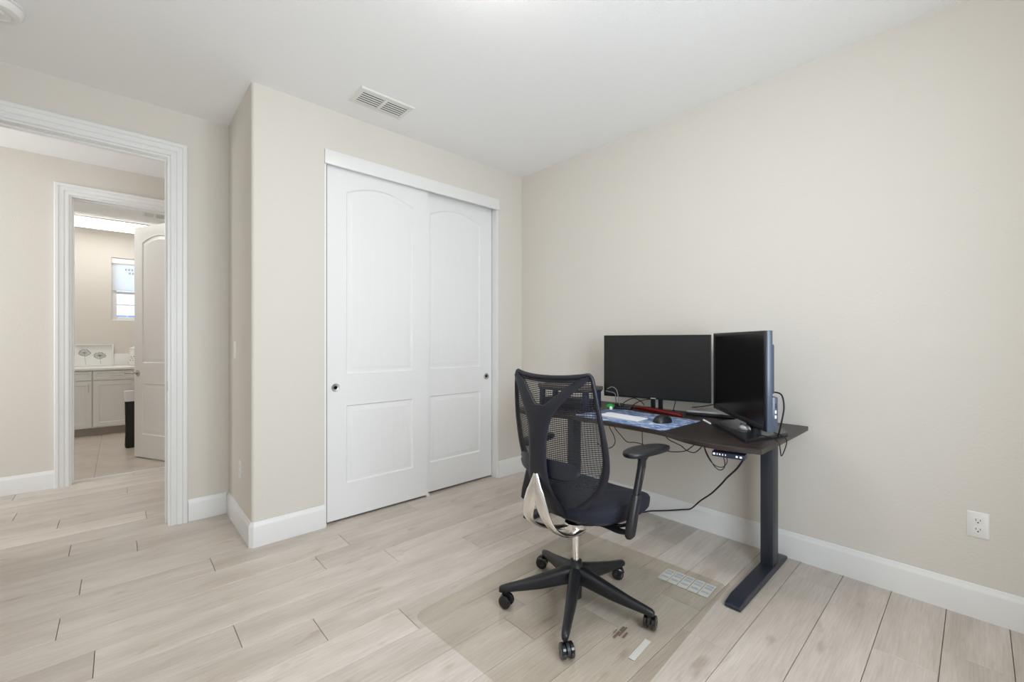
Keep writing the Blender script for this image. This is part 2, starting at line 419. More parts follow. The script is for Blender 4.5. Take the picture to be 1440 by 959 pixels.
# sweeping a profile along a path with mitred corners
def sweep(path, prof, nrm, name, m, label, cat='trim', parent=None, flip=1):
    """path: points in a plane with normal nrm; prof: (s,t): s to the side in the plane, t along nrm"""
    P_ = [Vector(p) for p in path]; nrm = Vector(nrm); rings = []
    for i, p in enumerate(P_):
        d1 = (P_[i]-P_[i-1]).normalized() if i else (P_[1]-P_[0]).normalized()
        d2 = (P_[i+1]-P_[i]).normalized() if i < len(P_)-1 else d1
        s1, s2 = d1.cross(nrm)*flip, d2.cross(nrm)*flip
        mdir = (s1+s2); k = 2/mdir.length_squared if mdir.length > 1e-6 else 1
        rings.append([p+mdir*k*a+nrm*t for a, t in prof])
    o = MB().loft(rings).build(name, m, parent=parent, smooth=25)
    if parent is None: tag(o, label, cat, kind='structure')
    return o
BBP = [(0, 0), (0.014, 0), (0.014, 0.118), (0.0125, 0.124), (0.008, 0.131), (0.006, 0.139), (0.004, 0.144), (0, 0.146)]
UP = (0, 0, 1)
sweep([(RW, YR, 0), (RW, CW-0.0005, 0)], BBP, UP, 'baseboard_right', 'trim_white', 'tall white baseboard along the desk wall', 'baseboard', flip=-1)
sweep([(RW-.0145, CW, 0), (CX1-.002, CW, 0)], BBP, UP, 'baseboard_back', 'trim_white', 'short white baseboard between closet and desk wall', 'baseboard', flip=-1)
k = 0.013
sweep([(CX0+.002, CW, 0), (JX+k, CW, 0), (JX, CW+k, 0), (JX, EW-.0005, 0)], BBP, UP, 'baseboard_return', 'trim_white', 'white baseboard wrapping the rounded closet corner', 'baseboard', flip=-1)
sweep([(JX-.0145, EW, 0), (EX1+.092, EW, 0)], BBP, UP, 'baseboard_entry', 'trim_white', 'short white baseboard beside the hall doorway casing', 'baseboard', flip=-1)
sweep([(BX0-.096, HW, 0), (-2.29, HW, 0)], BBP, UP, 'baseboard_hall', 'trim_white', 'white baseboard along the hall wall', 'baseboard', flip=-1)
sweep([(XL, EW, 0), (XL, YR, 0)], BBP, UP, 'baseboard_left', 'trim_white', 'white baseboard along the wall opposite the desk', 'baseboard', flip=-1)

# door casings (stepped profile) and jambs
CAS = [(0, 0), (0, 0.012), (0.006, 0.016), (0.020, 0.016), (0.024, 0.0125), (0.030, 0.0125), (0.034, 0.018), (0.060, 0.020), (0.066, 0.026), (0.084, 0.026), (0.090, 0.020), (0.090, 0)]
def doorway(name, x0, x1, zt, y, label):
    t = thing(name, ((x0+x1)/2, y, 0), label, 'trim', kind='structure')
    path = [(x0+.006, y, 0), (x0+.006, y, zt-.006), (x1-.006, y, zt-.006), (x1-.006, y, 0)]
    rings_dir = (0, -1, 0)
    o = sweep(path, CAS, rings_dir, 'casing', 'trim_white', '', parent=t, flip=-1)
    j = MB(); th = 0.018
    j.box(x0, x0+th, y-.002, y+WT+.002, 0, zt); j.box(x1-th, x1, y-.002, y+WT+.002, 0, zt); j.box(x0+th, x1-th, y-.002, y+WT+.002, zt-th, zt)
    j.build('jamb', 'trim_white', parent=t, smooth=0)
    s = MB(); s.box(x0+th, x0+th+.011, y+.055, y+.09, 0, zt-th); s.box(x1-th-.011, x1-th, y+.055, y+.09, 0, zt-th); s.box(x0+th+.011, x1-th-.011, y+.055, y+.09, zt-th-.011, zt-th)
    s.build('door_stop', 'trim_white', parent=t, smooth=0)
    return t
t1 = doorway('trim_1', EX0-.018, EX1+.005, EZ+.0, EW, 'white stepped door casing around the doorway to the hall')
sp = MB().box(EX1-.0145, EX1-.0128, EW+.012, EW+.045, 0.885, 0.95, 0.0006).build('strike_plate', 'brushed_nickel', parent=t1); sp['label'] = 'small nickel strike plate on the jamb'
t2 = doorway('trim_2', BX0-.012, BX1+.012, BZ, HW, 'white stepped door casing around the bathroom doorway')

# moulded two-panel arch-top doors
def arch_loop(x0, x1, z0, z1, rise, inset, n=14):
    x0 += inset; x1 -= inset; z0 += inset; z1 -= inset
    pts = [(x0, z0), (x1, z0), (x1, z1)]
    if rise > 0:
        for k in range(1, n):
            t = k/n; x = x1+(x0-x1)*t
            pts.append((x, z1+rise*(1-(2*t-1)**2)))
    else:
        for k in range(1, n): pts.append((x1+(x0-x1)*k/n, z1))
    pts.append((x0, z1)); return pts
def door_leaf(parent, W, H, T, z0, M, stile=0.122):
    """door in local (x across, y depth with the seen face at y=0 looking to -y, z up), placed by matrix M"""
    up = (stile, W-stile, 0.985, 2.235, 0.062); lo = (stile, W-stile, 0.243, 0.783, 0.0)
    b = MB(); out = [(0, z0), (W, z0), (W, H), (0, H)]
    holes = [arch_loop(*up, 0), arch_loop(*lo, 0)]
    for side, y in ((0, 0.0), (1, T)):
        polys = [[Vector((x, z, 0)) for x, z in q] for q in [out]+holes]
        flat = [p for q in polys for p in q]; vs_ = [b.bm.verts.new((p.x, y, p.y)) for p in flat]
        for tri in tessellate_polygon(polys):
            try: b.bm.faces.new([vs_[i] for i in tri])
            except ValueError: pass
    for (xa, za), (xb, zb) in zip(out, out[1:]+out[:1]):
        b.face([(xa, 0, za), (xb, 0, zb), (xb, T, zb), (xa, T, za)])
    b.xf(M); b.build('door_frame', 'door_skin', parent=parent, smooth=20)
    for nm, q in (('upper_panel', up), ('lower_panel', lo)):
        p = MB(); rings = []
        for ins, dep in ((0, 0), (0.006, -0.001), (0.014, 0.008), (0.026, 0.009), (0.046, 0.0025), (0.050, 0.002)):
            rings.append([(x, dep, z) for x, z in arch_loop(*q, ins)])
        p.loft(rings, caps=False)
        p.face(rings[-1])
        back = [[(x, T-d, z) for x, d, z in r_] for r_ in rings]
        p.loft(back, caps=False); p.face(back[-1])
        p.xf(M); p.build(nm, 'door_panel_skin', parent=parent, smooth=25)
W = 0.765
def round_pull(parent, x, y, z):
    m_ = MB().lathe([(0.001, 0.0), (0.012, 0.0), (0.017, -0.001), (0.019, -0.004), (0.0265, -0.005), (0.028, -0.003), (0.028, 0.004)], (x, y, z), 'Y', 28).build('finger_pull', 'brushed_nickel', parent=parent)
    m_['label'] = 'round nickel finger pull'
d1 = thing('door_1', (1.013+W/2, 2.905, 0), 'white arch-panel closet door on the outer track, beside the rounded corner', 'door', kind='structure')
door_leaf(d1, W, 2.41, 0.034, 0.016, Matrix.Translation((1.011, 2.905, 0))); round_pull(d1, 1.067, 2.905, 0.903)
d2 = thing('door_2', (1.692+W/2, 2.947, 0), 'white arch-panel closet door on the inner track, nearer the desk wall', 'door', kind='structure')
door_leaf(d2, W, 2.41, 0.034, 0.016, Matrix.Translation((1.692, 2.947, 0))); round_pull(d2, 2.398, 2.947, 0.903)
t3 = thing('trim_3', ((CX0+CX1)/2, CW, 0), 'white closet jambs and flat header board above the sliding doors', 'trim', kind='structure')
MB().box(CX0-.001, CX1+.001, CW-.018, CW, 2.375, 2.468, .0015).build('header_board', 'trim_white', parent=t3)
j = MB(); j.box(CX0, CX0+.013, CW-.001, CW+WT, 0, CZ); j.box(CX1-.018, CX1, CW-.001, CW+WT, 0, CZ); j.box(CX0+.013, CX1-.018, CW+.001, CW+WT, CZ-.02, CZ); j.build('jamb', 'trim_white', parent=t3, smooth=0)
MB().box(1.766, 1.79, 2.9, 2.985, 0.0005, 0.022, .002).build('floor_guide', 'plastic_white', parent=t3)

# bathroom door, hinged on the right jamb and swung inward
hx, hy = 0.462, 5.285
dv = Vector((0.116-hx, 5.974-hy, 0)).normalized(); nv = Vector((-dv.y, dv.x, 0))    # nv points to the seen face's back side
if nv.dot(Vector((0, 1, 0))) < 0: nv = -nv
if nv.dot(Vector((hx, hy, 0))) < 0: nv = -nv
M3 = Matrix(((dv.x, nv.x, 0, hx), (dv.y, nv.y, 0, hy), (0, 0, 1, 0), (0, 0, 0, 1)))
d3 = thing('door_3', (hx, hy, 0), 'white arch-panel bathroom door standing ajar with nickel lever', 'door', kind='structure')
door_leaf(d3, 0.765, 2.40, 0.034, 0.012, M3)
h = MB()
h.lathe([(0.001, -0.008), (0.028, -0.008), (0.032, -0.004), (0.032, 0.0)], (0, 0, 0), 'Y', 24)
h.lathe([(0.011, -0.05), (0.011, -0.004)], (0, 0, 0), 'Y', 16)
h.tube(spline([(0.006, -0.048, 0), (-0.03, -0.052, 0.002), (-0.08, -0.052, -0.002), (-0.115, -0.048, -0.006)], 5), [(0.011, 0.008)]*16)
h.xf(M3 @ Matrix.Translation((0.705, 0, 0.885)) @ Matrix.Diagonal((-1, 1, 1, 1))); hh = h.build('lever_handle', 'brushed_nickel', parent=d3); hh['label'] = 'nickel lever handle'

# bathroom window with fabric shade
w1 = thing('window_1', ((WX0+WX1)/2, BW, WZ0), 'small white bathroom window half covered by a white fabric shade', 'window', kind='structure')
f = MB(); fw_ = 0.055
f.box(WX0, WX0+fw_, BW+.03, BW+.09, WZ0, WZ1, .003); f.box(WX1-fw_, WX1, BW+.03, BW+.09, WZ0, WZ1, .003); f.box(WX0+fw_, WX1-fw_, BW+.03, BW+.09, WZ0, WZ0+.06, .003); f.box(WX0+fw_, WX1-fw_, BW+.03, BW+.09, WZ1-.05, WZ1, .003)
f.build('window_frame', 'trim_white', parent=w1)
s = MB(); s.box(WX0+fw_, WX1-fw_, BW+.04, BW+.08, 1.885, 1.92, .002); s.box(WX0+fw_, WX1-fw_, BW+.05, BW+.075, 1.722, 1.742, .002); s.build('muntin', 'trim_white', parent=w1)
MB().box(WX0+fw_, WX1-fw_, BW+.06, BW+.064, WZ0+.06, WZ1-.05).build('pane', 'glass', parent=w1)
sill = MB(); sill.box(WX0, WX1, BW-.002, BW+.03, WZ0-.0, WZ0+.012, .002); sill.build('window_sill', 'trim_white', parent=w1)
sh = MB(); sh.box(WX0+.012, WX1-.012, BW+.006, BW+.010, 1.945, 2.31); sh.box(WX0+.010, WX1-.010, BW+.002, BW+.016, 1.925, 1.945, .003); sho = sh.build('fabric_shade', 'shade_cloth', parent=w1)
MB().box(WX0+.004, WX1-.004, BW-.012, BW+.02, 2.305, 2.378, .004).build('valance', 'trim_white', parent=w1)
ltr = MB()
for row, x_start, z_ in ((0, 0.065, 2.215), (1, 0.105, 2.165)):     # faint grey print on the shade, too small to read in the photograph
    x = x_start
    while x < WX1-.12-(0.06*row):
        for q in range(2): ltr.box(x+.012*q, x+.012*q+.005, BW+.0045, BW+.0058, z_, z_+.034)
        ltr.box(x, x+.017, BW+.0045, BW+.0058, z_+.015, z_+.02); x += .034
ltr.build('print', 'ink_grey', parent=sho, kind='stuff')
# the room's own window behind the camera
w2 = thing('window_2', (0.80, YR, .75), 'wide white-framed window lighting the room', 'window', kind='structure')
f = MB()
for q in ((0.15, 0.21), (0.77, 0.83), (1.39, 1.45)): f.box(q[0], q[1], YR-.10, YR-.07, .75, 2.25, .003)
for q in ((.75, .81), (2.19, 2.25)):
    for xx in ((.21, .77), (.83, 1.39)): f.box(xx[0], xx[1], YR-.10, YR-.07, q[0], q[1], .003)
f.build('window_frame', 'trim_white', parent=w2)
for xx in ((.21, .77), (.83, 1.39)): MB().box(xx[0], xx[1], YR-.088, YR-.084, .81, 2.19).build('pane', 'glass', parent=w2)
w3 = thing('window_3', (-2.35, 4.44, .86), 'white-framed window at the end of the hall', 'window', kind='structure')
f = MB()
for q in ((3.89, 3.95), (4.41, 4.47), (4.93, 4.99)): f.box(-2.40, -2.37, q[0], q[1], .86, 2.24, .003)
for q in ((.86, .92), (2.18, 2.24)):
    for xx in ((3.95, 4.41), (4.47, 4.93)): f.box(-2.40, -2.37, xx[0], xx[1], q[0], q[1], .003)
f.build('window_frame', 'trim_white', parent=w3)
for xx in ((3.95, 4.41), (4.47, 4.93)): MB().box(-2.388, -2.384, xx[0], xx[1], .92, 2.18).build('pane', 'glass', parent=w3)
# far ridge seen through the bathroom window
hb = MB(); hb.prism([(-60, 120), (-30, 119), (0, 121), (30, 118), (60, 120), (60, 140), (-60, 140)], -10, 6.6)
tag(hb.build('hill_ridge', 'hill', smooth=0), 'hazy blue ridge outside the bathroom window', 'hill', kind='structure')

# ------------------------------------------------------------------ fixtures
def vent(name, x0, x1, y0, y1, z, label, nsl, halves=2, grp=None):
    t = thing(name, ((x0+x1)/2, (y0+y1)/2, z), label, 'vent')
    fr = MB(); e = 0.030
    o_, i_ = [(x0, y0), (x1, y0), (x1, y1), (x0, y1)], [(x0+e, y0+e), (x1-e, y0+e), (x1-e, y1-e), (x0+e, y1-e)]
    m_ = [(x0+.006, y0+.006), (x1-.006, y0+.006), (x1-.006, y1-.006), (x0+.006, y1-.006)]
    fr.loft([[(a, c, z-.0005) for a, c in o_], [(a, c, z-.003) for a, c in o_], [(a, c, z-.009) for a, c in m_], [(a, c, z-.009) for a, c in i_], [(a, c, z-.001) for a, c in i_]], caps=False)
    fr.build('frame', 'vent_metal', parent=t, smooth=20)
    MB().box(x0+e, x1-e, y0+e, y1-e, z-.0015, z-.0005).build('backing', 'dark_void', parent=t, smooth=0)
    xm = (x0+x1)/2
    if halves == 2: MB().box(xm-.010, xm+.010, y0+e, y1-e, z-.010, z-.002, .001).build('mullion', 'vent_metal', parent=t)
    spans = [(x0+e, xm-.010), (xm+.010, x1-e)] if halves == 2 else [(x0+e, x1-e)]
    for a, c in spans:
        for k_ in range(nsl):
            y = y0+e+(y1-y0-2*e)*(k_+.5)/nsl; w = (y1-y0-2*e)/nsl*.36
            s_ = MB(); q = [(-w/2, -.0055), (w/2, -.0085), (w/2, -.0077), (-w/2, -.0047)]
            s_.loft([[(xx, y+u, z+v) for u, v in q] for xx in (a+.001, c-.001)]); s_.build('slat', 'vent_metal', parent=t, smooth=0)
    return t
vent('ceiling_vent', 1.066, 1.424, 2.485, 2.690, CEIL, 'white two-bay slatted vent in the ceiling above the closet', 6)
vent('exhaust_vent', 0.20, 0.44, 6.64, 6.86, CEIL, 'small white grille in the bathroom ceiling', 6, 2)
SX, SY = -0.415, 2.985
sd = thing('smoke_detector', (SX, SY, CEIL), 'round white smoke detector on the ceiling near the hall doorway', 'smoke detector')
MB().lathe([(0.090, 0), (0.097, -.003), (0.097, -.010), (0.092, -.013)], (SX, SY, CEIL), n=40).build('mounting_ring', 'plastic_white', parent=sd)
MB().lathe([(0.086, -.013), (0.0935, -.017), (0.092, -.034), (0.082, -.046), (0.058, -.050), (0.055, -.046), (0.001, -.046)], (SX, SY, CEIL), n=40).build('housing', 'plastic_white', parent=sd)
MB().lathe([(0.022, -.045), (0.022, -.053), (0.018, -.056), (0.001, -.056)], (SX+.012, SY-.01, CEIL), n=20).build('test_button', 'vent_metal', parent=sd)

def dome(name, x, y, r, m, label):
    t = thing(name, (x, y, CEIL), label, 'ceiling lamp')
    MB().lathe([(r*1.08, 0), (r*1.08, -.02), (r*1.0, -.028)], (x, y, CEIL), n=32).build('rim', 'plastic_white', parent=t)
    MB().lathe([(r*.99, -.026), (r*.95, -.05), (r*.8, -.075), (r*.5, -.092), (r*.2, -.098), (.001, -.099)], (x, y, CEIL), n=32).build('diffuser', m, parent=t)
dome('ceiling_lamp', 0.96, 1.16, 0.16, 'lamp_glow', 'round frosted flush lamp in the middle of the room ceiling')
dome('hall_lamp', 0.0, 4.10, 0.15, 'hall_glow', 'round frosted flush lamp on the hall ceiling')
dome('bathroom_fill_lamp', -0.55, 6.15, 0.14, 'bath_fill_glow', 'round frosted fill lamp added out of view near the bathroom door')  # extra lamp, out of view, added to brighten the cabinets
lp = thing('fluorescent_fixture', (-0.14, 7.60, CEIL), 'long glowing ceiling light panel above the bathroom cabinets', 'ceiling lamp')
f = MB()
for q in ((-.80, .52, 7.36, 7.372), (-.80, .52, 7.828, 7.84), (-.80, -.788, 7.372, 7.828), (.508, .52, 7.372, 7.828)): f.box(*q, CEIL-.014, CEIL-.0005)
f.build('frame', 'brushed_nickel', parent=lp, smooth=0)
MB().box(-.787, .507, 7.373, 7.827, CEIL-.050, CEIL-.002).build('diffuser', 'bath_glow', parent=lp, smooth=0)

# electrical plates; built in local (u along the wall, v up, w out of the wall)
def plate(name, M, kind, label, cat, w=0.072, h_=0.116):
    o3 = M @ Vector((0, 0, -h_/2)); t = thing(name, o3, label, cat)
    rr_ = lambda w_, hh_, r_, y: [M @ Vector((a, y, c)) for a, c in rrect(w_, hh_, r_, 3)]
    MB().loft([rr_(w, h_, .004, -.0005), rr_(w, h_, .004, -.003), rr_(w-.006, h_-.006, .003, -.0055)]).build('cover_plate', 'plastic_white', parent=t, smooth=40)
    if kind == 'outlet':
        for s_ in (1, -1):
            z = .0195*s_; q = []
            for k_ in range(24):
                a = 2*PI*k_/24; q.append((.0172*math.cos(a), max(-.0138, min(.0138, .0172*math.sin(a)))+z))
            rc = MB().loft([[M @ Vector((a, -.005, c)) for a, c in q], [M @ Vector((a, -.0068, c)) for a, c in q]]).build('receptacle', 'plastic_white', parent=t, smooth=30)
            sl = MB()
            for (xx, w_, h2) in ((-.0064, .0022, .0085), (.0064, .0022, .0068)):
                sl.loft([[M @ Vector((xx+a*w_/2, yy, z+.003+c*h2/2)) for a, c in ((-1, -1), (1, -1), (1, 1), (-1, 1))] for yy in (-.0066, -.0071)])
            gp = [(.0028*math.cos(a), .0028*math.sin(a)-.0075) for a in [2*PI*k_/12 for k_ in range(12)]]
            sl.loft([[M @ Vector((a, yy, c+z)) for a, c in gp] for yy in (-.0066, -.0071)])
            sl.build('slots', 'dark_void', parent=rc, smooth=0)
        MB().loft([[M @ Vector((.003*math.cos(a), yy, .003*math.sin(a))) for a in [2*PI*k_/10 for k_ in range(10)]] for yy in (-.005, -.0062)]).build('screw', 'vent_metal', parent=t)
    else:
        MB().loft([rr_(.033, .066, .002, -.005), rr_(.033, .066, .002, -.0075), rr_(.029, .062, .002, -.0085)]).build('rocker', 'plastic_white', parent=t, smooth=40)
    return t
MR = Matrix(((0, 1, 0, RW), (-1, 0, 0, 0), (0, 0, 1, 0), (0, 0, 0, 1)))
plate('wall_outlet', Matrix.Translation((0, -0.002, 0.408)) @ MR, 'outlet', 'white duplex power outlet low on the long desk wall', 'outlet', 0.068, 0.113)
MJ = Matrix(((0, 1, 0, JX), (-1, 0, 0, 0), (0, 0, 1, 0), (0, 0, 0, 1)))
plate('light_switch', Matrix.Translation((0, 3.36, 1.155)) @ MJ, 'switch', 'white rocker light switch on the narrow return wall', 'light switch')
plate('power_outlet', Matrix.Translation((0, 3.20, 0.393)) @ MJ, 'outlet', 'white power outlet low on the narrow return wall', 'outlet')

# ------------------------------------------------------------------ bathroom furniture
def cabinet(name, x0, x1, label, grp):
    yf, yb = 7.64, BW-.001
    t = thing(name, ((x0+x1)/2, 7.9, 0), label, 'cabinet', grp)
    bd = MB(); bd.box(x0+.001, x1-.001, yf+.018, yb, .10, .838); bd.build('body', 'cabinet_paint', parent=t, smooth=0)
    MB().box(x0+.001, x1-.001, yf+.075, yb, 0, .10).build('toe_kick', 'toe_kick', parent=t, smooth=0)
    def shaker(nm, a, c, z0, z1, e):
        p = MB()
        R_ = lambda d, y: [(a+d, y, z0+d), (c-d, y, z0+d), (c-d, y, z1-d), (a+d, y, z1-d)]
        p.loft([R_(0, yf+.018), R_(0, yf+.002), R_(.002, yf), R_(e, yf), R_(e+.006, yf+.008)], caps=False)
        p.face(R_(e+.006, yf+.008)); return p.build(nm, 'cabinet_paint', parent=t, smooth=20)
    dr = shaker('drawer_front', x0+.006, x1-.006, .712, .832, .03)
    xm = (x0+x1)/2
    MB().tube([(xm-.05, yf-.0005, .772), (xm-.05, yf-.025, .772), (xm+.05, yf-.025, .772), (xm+.05, yf-.0005, .772)], .004, 6).build('pull', 'brushed_nickel', parent=dr)
    dr = shaker('cabinet_door', x0+.006, x1-.006, .112, .702, .055)
    px = x1-.035
    MB().tube([(px, yf-.0005, .56), (px, yf-.025, .56), (px, yf-.025, .66), (px, yf-.0005, .66)], .0045, 6).build('pull', 'brushed_nickel', parent=dr)
cabinet('vanity_cabinet', -0.72, -0.25, 'light grey panelled cabinet under the flower picture', None)
cabinet('vanity_cabinet', -0.25, 0.19, 'light grey panelled cabinet beside the black bin', None)
cabinet('vanity_cabinet', 0.19, 0.62, 'light grey panelled cabinet behind the open bathroom door', None)
ct = thing('countertop', (-.05, 7.9, .838), 'white quartz countertop over the grey cabinets with low backsplash', 'countertop')
MB().box(-.73, .63, 7.62, BW-.001, .839, .872, .004).build('slab', 'quartz', parent=ct)
MB().box(-.73, .63, BW-.018, BW-.001, .873, 1.035, .002).build('backsplash', 'quartz', parent=ct)
fp = thing('framed_picture', (-.30, 8.165, .8725), 'white framed picture of grey seed-head flowers leaning on the backsplash', 'picture')
x0, x1, z0, z1 = -.60, -.056, .8735, 1.172; yb = BW-.022
f = MB()
for q in ((x0, x0+.014, z0, z1), (x1-.014, x1, z0, z1), (x0+.014, x1-.014, z0, z0+.014), (x0+.014, x1-.014, z1-.014, z1)): f.box(q[0], q[1], yb-.04, yb, q[2], q[3], .001)
f.build('frame', 'trim_white', parent=fp)
cv = MB().box(x0+.014, x1-.014, yb-.012, yb-.006, z0+.014, z1-.014).build('canvas', 'canvas', parent=fp, smooth=0)
for cx_, cz_, rad, n_ in ((-.485, 1.05, .05, 22), (-.345, 1.055, .062, 26), (-.195, 1.015, .062, 26)):
    g = MB(); yy = yb-.0126
    for q in range(n_):
        a = 2*PI*q/n_; r0, r1 = .012, rad*random.uniform(.75, 1)
        p1 = Vector((cx_+r0*math.cos(a), yy, cz_+r0*math.sin(a)*.8)); p2 = Vector((cx_+r1*math.cos(a), yy, cz_+r1*math.sin(a)*.75))
        g.bar(p1, p2, .0016, .0016)
        g.obox(p2, (.010, .0012, .007), 0)
    g.obox((cx_, yy, cz_), (.018, .0014, .014), 0, .0)
    g.bar((cx_, yy, cz_-.008), (cx_+.012, yy, z0+.02), .0016, .0022)
    g.build('flower_print', 'ink_grey', parent=cv, smooth=0)
cn = thing('canister', (.155, 8.10, .8725), 'white lidded canister on the bathroom counter', 'canister')
MB().lathe([(.04, 0), (.052, .004), (.053, .2), (.048, .215), (.044, .22)], (.155, 8.10, .873), n=28).build('body', 'plastic_white', parent=cn)
MB().lathe([(.049, .2205), (.05, .238), (.03, .25), (.012, .254), (.012, .27), (.001, .274)], (.155, 8.10, .873), n=28).build('lid', 'plastic_white', parent=cn)
gd = MB()
for q in range(9): gd.obox((.155-.054*math.sin(-.7+.18*q), 8.10-.0545*math.cos(-.7+.18*q), .97+.03*math.sin(q*2.1)), (.012, .002, .012), 0)
gd.build('print', 'ink_grey', parent=cn, smooth=0, kind='stuff')
bn = thing('waste_bin', (.165, 6.60, 0), 'tall black bin with a white bag folded over its rim', 'bin')
R_ = lambda w, d, z: [(.165+a, 6.60+c, z) for a, c in rrect(w, d, .03, 4)]
MB().loft([R_(.22, .17, .001), R_(.235, .185, .02), R_(.225, .175, .20), R_(.235, .19, .535)]).build('body', 'bin_black', parent=bn)
MB().loft([R_(.245, .20, .53), R_(.25, .205, .62), R_(.245, .20, .635), R_(.225, .18, .630), R_(.222, .178, .56)], caps=False).build('bag', 'bag_white', parent=bn)

# ------------------------------------------------------------------ chair mat
MZ = 0.0030
mt = thing('chair_mat', (1.592, 1.262, 0), 'clear vinyl chair mat with rounded corners under the swivel chair', 'chair mat')
Mm = Matrix.Translation((1.592, 1.262, 0)) @ Matrix.Rotation(math.radians(3.0), 4, 'Z')
pts = rrect(1.225, 0.925, 0.055, 8)
MB().loft([[(x, y, .0004) for x, y in pts], [(x, y, .0026) for x, y in pts], [(x*.998, y*.998, MZ) for x, y in pts]]).xf(Mm).build('sheet', 'clear_vinyl', parent=mt, smooth=0)
lbA, lbB, lbD = Vector((2.157, 1.118, 0)), Vector((2.169, 0.867, 0)), Vector((2.030, 1.112, 0))
ex, ey = (lbB-lbA), (lbD-lbA)
for q in range(5):
    lb = MB(); ink = MB()
    def cell(u0, u1, v0, v1, z0_, z1_, mb):
        P4 = [lbA+ex*u+ey*v for u, v in ((u0, v0), (u1, v0), (u1, v1), (u0, v1))]
        mb.loft([[p+Vector((0, 0, z0_)) for p in P4], [p+Vector((0, 0, z1_)) for p in P4]])
    cell(q*.2+.006, q*.2+.194, 0, 1, MZ+.0002, MZ+.0005, lb)
    for v in (.10, .30, .62): cell(q*.2+.03, q*.2+.17, v, v+.14, MZ+.0006, MZ+.0008, ink)
    lbo = lb.build('label_sticker', 'sticker', parent=mt, smooth=0); ink.build('print', 'sticker_ink', parent=lbo, smooth=0, kind='stuff')
MB().obox((1.507, .897, MZ+.0004), (.142, .026, .0004), math.radians(4)).build('tape_strip', 'sticker', parent=mt, smooth=0)
bk = MB()
for q in ((1.512, 1.008, .05, .010), (1.548, 1.000, .07, .006), (1.535, .982, .04, .008), (1.56, 1.012, .035, .010), (1.525, 1.023, .03, .004)): bk.obox((q[0], q[1], MZ+.0004), (q[2], q[3], .0004), math.radians(6))
bk.build('worn_print', 'sticker_brown', parent=mt, smooth=0, kind='stuff')

# ------------------------------------------------------------------ swivel chair (faces +x)
CXc, CYc = 1.553, 1.254
ch = thing('office_chair', (CXc, CYc, MZ), 'black mesh-back swivel chair with polished fork and five casters', 'chair')
BASE = MZ+.0006
for q in range(5):
    a = math.radians(-4+72*q); ca, sa = math.cos(a), math.sin(a)
    tr = lambda r_, s_, z: (CXc+r_*ca-s_*sa, CYc+r_*sa+s_*ca, z)
    rings = []
    for r_, w, zb_, zt_ in ((.022, .056, .102, .180), (.05, .056, .100, .177), (.09, .050, .092, .164), (.17, .044, .079, .140), (.25, .037, .072, .117), (.325, .032, .067, .100), (.347, .028, .066, .094), (.355, .02, .069, .087)):
        rings.append([tr(r_, x, (zb_+zt_)/2+y) for x, y in rrect(w, zt_-zb_, min(w, zt_-zb_)*.38, 3)])
    MB().loft(rings).build('base_leg', 'black_plastic', parent=ch, smooth=50)
    # caster, trailing to one side
    ct_ = Vector(tr(.335, 0, 0)); yaw = a+[2.2, 0.9, 2.6, 0.5, 1.6][q]
    d_ = Vector((math.cos(yaw), math.sin(yaw), 0)); s_ = Vector((-d_.y, d_.x, 0)); wc = ct_+d_*.016; wr = .029
    cs = MB(); cs.lathe([(.007, BASE+.03), (.007, .075)], (ct_.x, ct_.y, 0), n=12)
    hood = []
    for k_ in range(9):
        an = math.radians(5+170*k_/8); c_ = wc+d_*(wr+.003)*math.cos(an)+Vector((0, 0, BASE+wr+(wr+.003)*math.sin(an)))
        hood.append([c_+s_*.006, c_-s_*.006, c_-s_*.006-(c_-wc-Vector((0, 0, BASE+wr)))*.35, c_+s_*.006-(c_-wc-Vector((0, 0, BASE+wr)))*.35])
    cs.loft(hood); co = cs.build('caster', 'black_plastic', parent=ch, smooth=40)
    for sg in (-1, 1):
        wh = MB(); rings = []
        for rr2, off in ((.010, .008), (wr-.003, .008), (wr, .011), (wr, .022), (wr-.004, .0255), (.012, .0265), (.008, .0245)):
            rings.append([wc+s_*sg*off+d_*rr2*math.cos(t_)+Vector((0, 0, BASE+wr+rr2*math.sin(t_))) for t_ in [2*PI*k_/24 for k_ in range(24)]])
        wh.loft(rings); wh.build('wheel', 'black_gloss', parent=co, smooth=40)
MB().lathe([(.018, .035), (.026, .037), (.028, .10), (.036, .104), (.037, .168), (.030, .178), (.027, .205), (.020, .210)], (CXc, CYc, 0), n=28).build('hub', 'black_plastic', parent=ch)
MB().lathe([(.0155, .209), (.0155, .345)], (CXc, CYc, 0), n=24).build('gas_cylinder', 'chrome', parent=ch)
Wc = lambda a, b_, z: Vector((CXc+a, CYc-b_, z))
# mechanism under the seat
mc = MB(); rings = []
for a, w, zb_, zt_ in ((-.05, .10, .400, .432), (-.02, .14, .385, .432), (.03, .16, .372, .432), (.10, .15, .378, .432), (.18, .11, .40, .432)):
    rings.append([Wc(a, x, (zb_+zt_)/2+y) for x, y in rrect(w, zt_-zb_, .015, 3)])
mc.loft(rings); mc.build('tilt_mechanism', 'black_plastic', parent=ch, smooth=50)
